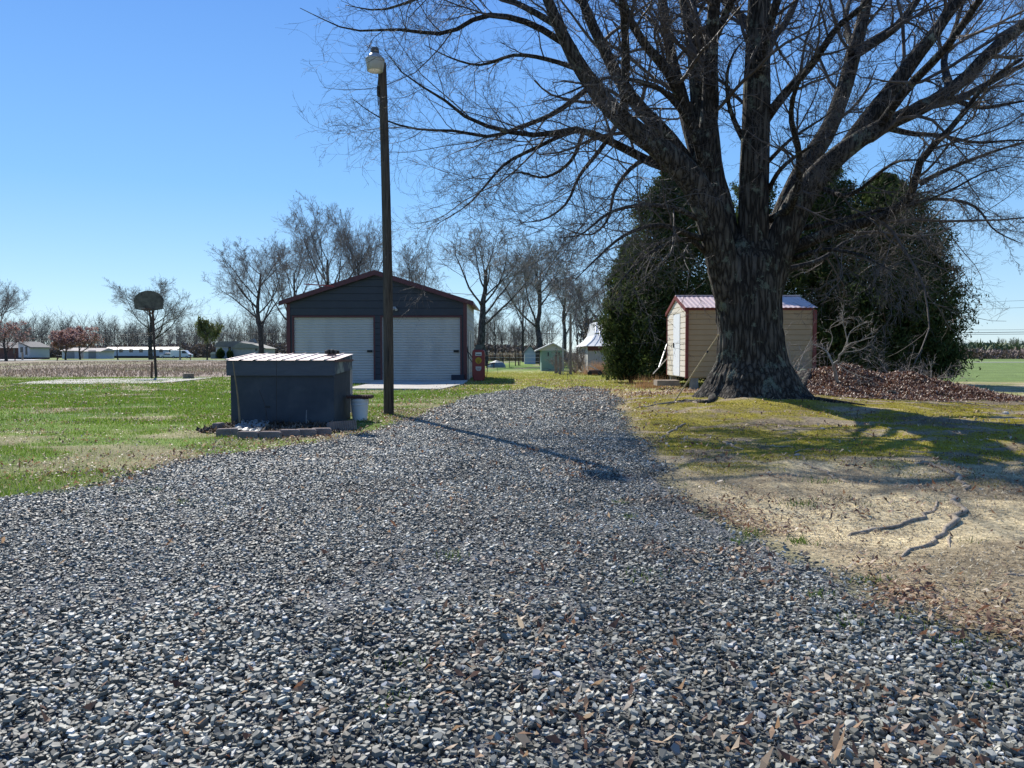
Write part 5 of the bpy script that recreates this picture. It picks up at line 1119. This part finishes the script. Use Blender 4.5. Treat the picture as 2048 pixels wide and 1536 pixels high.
# ---- far left: road, houses, trailer, cars
road_m = mat("pale_road", (.42, .40, .37), (.5, .48, .44), scale=1, rough=.9)
o = MB().box(-400, -6, 131.5, 135.5, -.02, .05).build("road", road_m); tag(o, kind='structure')
o = MB().box(14, 400, 103, 106.5, -.02, .05).build("farm_road", mat("sandy_road", (.5, .46, .36), (.58, .53, .42), scale=1)); tag(o, kind='structure')
o = MB().prism([(P(0, 708, 146)[0]-15, 141), (P(60, 708, 141)[0], 142), (P(120, 708, 190)[0], 185), (P(60, 708, 190)[0], 190), (P(0, 708, 146)[0]-15, 147)], -.02, .04, 'z').build("house_driveway", road_m); tag(o, kind='structure')
def X_(px, D): return P(px, 708, D)[0]
def Z_(py, D): return P(1024, py, D)[2]
brick = mat("dark_brick", (.10, .055, .045), (.16, .09, .075), scale=5, rough=.9)
shing = mat("grey_shingle", (.16, .15, .14), (.22, .21, .19), scale=6, rough=.95)
D = 165; o = thing("brick_house", "dark brick house with a white gabled wing at the far left", "house", (X_(30, D), D, 0))
a, b, c = X_(-30, D), X_(49, D), X_(71, D)
MB().box(a, b, D, D+9, 0, Z_(694, D)).build("brick_wall", brick, o, True)
MB().prism([(b, .4), (c, .4), (c, Z_(696, D)), (b, Z_(685, D))], D-2, D+5).build("white_wing", mat("wing_white", (.40, .42, .43)), o, True)
MB().prism([(b, Z_(685, D)+.03), (c+.4, Z_(696, D)+.03), (c+.4, Z_(696, D)+.2), (b, Z_(685, D)+.25)], D-2.2, D+5.2).build("wing_roof", shing, o, True)
MB().prism([(D-1, Z_(694, D)-.2), (D+4.5, Z_(683, D)), (D+10, Z_(694, D)-.2)], a, b+.2, 'x').build("roof", shing, o, True)
for px in (10, 27, 41): w_ = MB().box(X_(px, D), X_(px+4, D), D-.08, D-.01, 1.2, 2.6).build("window", glass, o, True)
MB().box(X_(53, D), X_(58, D), D-2.08, D-2.01, 1.5, 2.6).box(X_(63, D), X_(66.5, D), D-2.08, D-2.01, 1.0, 2.7).build("window", glass, o, True)
MB().box(b, c+.5, D-2.3, D-2.1, 0, .4).build("foundation", black, o, True)
for (p0, p1, D, t0, t1, lb) in ((124, 160, 186, 701, 696, "white outbuilding behind the left flowering tree"), (167, 198, 184, 702, 696.5, "white flat sided garage right of the flowering trees")):
    o = thing("outbuilding", lb, "outbuilding", (X_(p0, D), D, 0)); a, b = X_(p0, D), X_(p1, D)
    MB().box(a, b, D, D+7, 0, Z_(t0, D)).build("wall", mat("outb_white", (.50, .52, .55)), o, True)
    MB().prism([(D-.4, Z_(t0, D)-.1), (D+3.5, Z_(t1, D)+.1), (D+7.4, Z_(t0, D)-.1)], a-.4, b+.6, 'x').build("roof", mat("outb_roof", (.38, .33, .29)), o, True)
    MB().box(a+1.2, a+3.0, D-.05, D-.005, 0, 2.0).build("door", grey_side, o, True)
D = 215; o = thing("mobile_home", "long single storey white mobile home with rust streaked pale roof", "mobile home", (X_(210, D), D, 0)); a, b = X_(210, D), X_(352, D)
MB().box(a, b, D, D+4.5, .6, Z_(699, D)).build("wall", mat("trailer_white", (.42, .45, .52), (.48, .50, .56), scale=.6), o, True); MB().box(a+.1, b-.1, D+.1, D+4.3, 0, .6).build("skirting", black, o, True)
MB().prism([(D-.3, Z_(699, D)), (D+2.2, Z_(694, D)), (D+4.8, Z_(699, D))], a-.3, b+.3, 'x').build("roof", mat("rusty_white_roof", (.62, .58, .52), (.45, .30, .18), scale=.8, rough=.5), o, True)
for k in range(7): MB().box(a+1.2+k*2.8, a+2.2+k*2.8, D-.05, D-.005, 1.6, 2.6).build("window", glass, o, True)
MB().box(a-1.6, a-.2, D-.5, D+1.5, 0, 1.7).build("porch", white_p, o, True)
def car(nm, lb, px, D, L, prof, win, m, cat, rz=0):
    x = X_(px, D); o = thing(nm, lb, cat, (x, D, 0)); W = 1.8
    MB().prism(prof, -W/2, W/2).build("body", m, o, bevel=.06)
    MB().prism(win, -W/2-.012, W/2+.012).build("windows", glass, o)
    for xx in (-L*.31, L*.31):
        for yy in (-W/2-.02, W/2-.2):
            wmb = MB(); wmb.tube([(xx, yy, .33), (xx, yy+.22, .33)], [.33, .33], 16); ww = wmb.build("wheel", black, o)
            MB().tube([(xx, yy-.01, .33), (xx, yy+.0, .33)], [.18, .18], 12).build("rim", galv, ww)
cp = mat("car_silver", (.50, .53, .55), rough=.25, spec=.6)
car("sedan", "pale silver sedan parked before the mobile home's right end", 339, 205, 4.6, [(-2.3, .3), (2.3, .3), (2.3, .75), (1.5, .95), (.8, 1.4), (-.7, 1.42), (-1.5, 1.0), (-2.25, .9)], [(-1.3, 1.0), (1.3, 1.0), (.72, 1.33), (-.65, 1.35)], cp, "car")
car("van", "white van parked right of the silver sedan by the utility pole", 363, 203, 5.6, [(-2.6, .35), (2.7, .35), (2.75, 1.0), (2.1, 1.25), (1.3, 2.15), (-2.5, 2.2), (-2.65, 1.0)], [(1.0, 1.3), (1.9, 1.3), (1.2, 1.95), (.5, 1.95), (.5, 1.3)], mat("car_white", (.66, .68, .7), rough=.3, spec=.5), "van")
D = 205; o = thing("old_house", "weathered grey white house with patched shingle roofs left of the garage", "house", (X_(432, 190), 190, 0)); D = 190
a, b, c, d = X_(432, D), X_(470, D), X_(508, D), X_(535, D)
ow = mat("peeling_white", (.42, .42, .44), (.52, .51, .52), scale=2, rough=.9)
MB().box(a, b, D, D+8, 0, Z_(693, D)).build("wall", ow, o, True); MB().box(b, d, D-2, D+6, 0, Z_(697, D)).build("side_wing", mat("grey_clapboard", (.30, .29, .28), (.36, .35, .33), scale=2), o, True)
MB().prism([(a-.4, Z_(693, D)-.1), (a+.6, Z_(683, D)), (b+1.5, Z_(682, D)), (b+3.4, Z_(693, D)-.1)], D-.4, D+8.4).build("roof", shing, o, True)
MB().prism([(b-.2, Z_(697, D)), (d+.5, Z_(697, D)), (c+.3, Z_(688, D)), (X_(485, D), Z_(685, D))], D-2.4, D+6.4).build("wing_roof", mat("mossy_shingle", (.20, .19, .16), (.27, .26, .22), scale=4), o, True)
MB().prism([(X_(494, D), Z_(684, D)), (X_(507, D), Z_(685, D)), (X_(503, D), Z_(677, D)), (X_(499, D), Z_(677, D))], D+1, D+3).build("dormer", shing, o, True)
MB().box(X_(457, D), X_(462, D), D-.06, D-.005, 1.9, 3.0).build("window", glass, o, True); MB().box(X_(516, D), X_(520, D), D-2.06, D-2.005, 1.9, 2.8).build("window", glass, o, True)
o = thing("low_shed", "tiny shed with a bright white roof left of the old house", "shed", (X_(421, 188), 188, 0)); MB().box(X_(421, 188), X_(431, 188), 188, 190, 0, 1.1).build("wall", mat("shed_grey", (.25, .26, .27)), o, True); MB().prism([(X_(420.5, 188), 1.1), (X_(431.5, 188), 1.1), (X_(431, 188), 1.6), (X_(424, 188), 1.6)], 187.8, 190.2).build("roof", white_p, o, True)
o = thing("mailbox", "dark twin mailboxes on a slanted post beside the far left road", "mailbox", (X_(114, 131), 131, 0)); MB().tube([(0, 0, 0), (.05, 0, .7)], .09, 6).tube([(0, 0, .1), (.4, 0, .7)], .05, 6).build("post", rust, o); MB().box(-.15, .25, -.2, .2, .65, .95).box(.35, .75, -.2, .2, .62, .92).build("box", black, o, bevel=.05)
o = thing("mailbox", "lone dark mailbox on a post right of the white van", "mailbox", (X_(381, 137), 137, 0)); MB().tube([(0, 0, 0), (0, 0, .9)], .07, 6).build("post", rust, o); MB().box(-.35, .15, -.12, .12, .85, 1.12).build("box", black, o, bevel=.04)
# evergreen bushes by the old house
for px, s_, lb in ((441, 1.0, "dark shrub at the left corner of the old house"), (460, .8, "dark green shrub below the old house window")):
    N = 900; q = rng.normal(size=(N, 3)); q /= np.linalg.norm(q, axis=1, keepdims=True); q *= (rng.random((N, 1))**.4)*np.array([1.0, 1., 1.3])*s_; q[:, 2] += 1.1*s_
    o = thing("shrub", lb, "shrub", (X_(px, 187), 187, 0)); np_mesh("foliage", *leaves(q[:, 0], q[:, 1], .12+.12*rng.random(N), z=q[:, 2], tilt=.9, zoff=0), cedar_m, o); MB().tube([(0, 0, 0), (0, 0, 1)], .05, 6).build("stem", cedar_b, o)
# utility pole and wires
D = 150; ux = X_(360, D); o = thing("utility_pole", "slim grey utility pole beside the white van", "utility pole", (ux, D, 0)); MB().tube([(ux, D, 0), (ux, D, Z_(660, D))], [.16, .12], 8).build("shaft", wood, o, True); MB().box(ux-.6, ux+.6, D-.06, D+.06, Z_(664, D), Z_(664, D)+.1).build("crossarm", wood, o, True)
def wire(pts, r, lb):
    W = np.array([P(a, b, c) for a, b, c in pts]); W, _ = smooth_path(W, [r, r], 24); mb = MB(); mb.tube(list(W), r, 5); o = mb.build("power_line", black if r > .02 else galv); tag(o, lb, "power line", "power lines across the sky")
wire([(-200, 688, 145), (100, 681, 148), (360, 667, 150)], .022, "lower power line left of the utility pole"); wire([(-200, 680, 145), (100, 676, 148), (360, 663, 150)], .022, "upper power line left of the utility pole")
wire([(360, 664, 150), (560, 668, 160), (900, 664, 190), (1150, 668, 200)], .03, "pale power line running right from the utility pole")
for k, (y0, y1, r, lb) in enumerate(((607, 601, .025, "topmost faint power line at the right edge"), (621, 615, .025, "second power line from the top at the right edge"), (660, 659.5, .03, "third power line down at the right edge"), (666, 664, .055, "thickest power line at the right edge"), (669, 668, .045, "lowest power line at the right edge"))):
    wire([(1500, y0, 150), (1900, y0, 150), (2048, y1, 150), (2500, y1-6, 150)], r, lb)
# ---- far woods
def wood_band(nm, lb, x0, x1, y0, y1, n, h0, h1, m, seed, thick=.12, cl_=14):
    global rng
    sv = rng; rng = np.random.default_rng(seed)
    xs = x0+(x1-x0)*rng.random(n); ys = y0+(y1-y0)*rng.random(n); H = (h0+(h1-h0)*rng.random(n))*(.75+.5*fbm(xs*.03, ys*.01, seed))
    tp = np.zeros((n, 6, 3)); tp[:, :, 0] = xs[:, None]+np.cumsum(rng.normal(size=(n, 6))*.12, 1); tp[:, :, 1] = ys[:, None]; tp[:, :, 2] = np.linspace(0, 1, 6)[None]*H[:, None]
    tr_ = np.linspace(1, .25, 6)[None]*(thick*H/12)[:, None]
    b, rb_ = grow(tp, tr_, cl_, K=4, t0=.28, ang=.75, asd=.25, lr=.55, up=.22, wig=.14, rr=.5, tip=.4, tf=.45, rmin=thick*.25)
    c, rc = grow(b, rb_, 9, K=3, t0=.15, ang=.7, lr=.55, up=.08, wig=.15, rr=.6, tip=.6, rmin=thick*.14)
    o = np_mesh(nm, *join([tubes(tp, tr_, 4), tubes(b, rb_, 3), tubes(c, rc, 3)]), m); tag(o, lb, "woods", kind='stuff'); rng = sv
wm = mat("wood_brown", (.15, .125, .10), (.21, .18, .15), scale=.05, rough=.9); wm2 = mat("wood_grey_green", (.10, .11, .06), (.17, .16, .11), scale=.05)
wood_band("far_woods", "grey brown leafless woods along the far left horizon", -230, -75, 235, 290, 380, 6, 11.5, wm, 301, .16)
wood_band("far_woods", "pale leafless woods behind the old house and the garage", -78, 12, 225, 285, 200, 6, 11, wm, 302, .16)
wood_band("far_woods", "distant mixed treeline on the right horizon", 120, 520, 420, 470, 420, 5, 9, wm2, 303, .35, 10)
def hedge(nm, lb, x0, x1, y0, y1, n, h, s, m, seed):
    xs = x0+(x1-x0)*rng.random(n); ys = y0+(y1-y0)*rng.random(n); zz_ = h*rng.random(n)*(.6+.6*fbm(xs*.06, ys*.02, seed))
    o = np_mesh(nm, *leaves(xs, ys, s*(.5+rng.random(n)), z=zz_, tilt=.9, zoff=0), m); tag(o, lb, "hedge", kind='stuff')
hedge("brush_row", "brown brush row along the far right field edge", 60, 420, 175, 190, 60000, 2.2, .28, ramp_mat("brush_brown", [(0, (.12, .085, .07)), (1, (.2, .15, .125))], .1), 401)
hedge("evergreen_row", "low green tree belt behind the brown brush row", 100, 560, 300, 325, 30000, 5.0, .7, ramp_mat("belt_green", [(0, (.05, .08, .035)), (1, (.11, .14, .06))], .1), 402)
hedge("underbrush", "brown underbrush below the far left woods", -230, 10, 228, 245, 60000, 4.2, .30, ramp_mat("under_brown", [(0, (.09, .07, .055)), (1, (.17, .135, .11))], .1), 403)
hedge("underbrush", "brush at the back yard edge behind the sheds", -16, 40, 128, 136, 26000, 1.5, .16, ramp_mat("yard_brush", [(0, (.16, .13, .08)), (1, (.3, .25, .17))], .2), 404)
hedge("thicket", "dense brown thicket behind the brush and the hut", 6, 26, 62, 72, 30000, 4.2, .10, ramp_mat("thicket_brown", [(0, (.05, .04, .032)), (1, (.12, .10, .08))], .1), 405)
# field weeds
xs, ys = sample(60000, -60, -8, 38, 128, lambda x, y: np.where(fbm(x*.15, y*.05, 411) > .5, 1, .25)*sstep(-8, -11, x)); o = np_mesh("field_weeds", *blades(xs, ys, .06+.16*rng.random(len(xs)), .02+.02*rng.random(len(xs)), .5), ramp_mat("weeds_dull", [(0, (.10, .09, .05)), (.5, (.23, .17, .13)), (1, (.34, .28, .2))], .3)); tag(o, "dull pinkish brown field weeds beyond the lawn", "weeds", kind='stuff')
# loose sticks and stones on the bank
for (px, py, dx, dy, r, lb) in [(1430, 905, 60, -8, .006, "thin dark stick on the moss below the trunk"), (1720, 870, 45, 6, .008, "short stick on the moss in the tree's shade"), (1560, 1248, 55, 30, .004, "thin pale curved stick on the gravel edge"), (1690, 930, 30, 4, .005, "small twig lying on the bare patch of the bank"), (1590, 905, 40, -6, .007, "pale broken stick in the middle of the moss")]:
    a = G(px, py); b = G(px+dx, py+dy); mid = (a+b)/2+np.array([0.01, .05, 0]); W, rr_ = smooth_path([a, mid, b], [r, r*.5], 8); W[:, 2] = gz(W[:, 0], W[:, 1])+r+.02*(gravel_d(W[:, 0], W[:, 1]) > 0); mb = MB(); mb.tube(list(W), list(rr_), 6); o = mb.build("stick", pale_tw if 'pale' in lb else grey_tw); tag(o, lb, "stick", "sticks on the bank")
for (px, py, s, m_, lb) in [(2012, 828, .05, white_p, "white stone in the shade at the right edge"), (1783, 795, .11, bark, "dark lump of wood at the front of the leaf heap"), (1595, 912, .03, blk, "small grey stone on the moss"), (1645, 860, .03, blk, "small stone on the shaded moss")]:
    g = G(px, py); mb = MB(); mb.add([(s*1.2*math.cos(a)*math.cos(b)*(1+.2*math.sin(3*a)), s*math.sin(a)*math.cos(b), s*.7*math.sin(b)) for b in (-.9, -.2, .5, 1.2) for a in np.linspace(0, 5.5, 7)], [(i_*7+j_, i_*7+(j_+1) % 7, i_*7+7+(j_+1) % 7, i_*7+7+j_) for i_ in range(3) for j_ in range(7)]+[tuple(range(21, 28))])
    o = mb.build("rock", m_); o.location = g+np.array([0, 0, s*.3]); tag(o, lb, "rock")
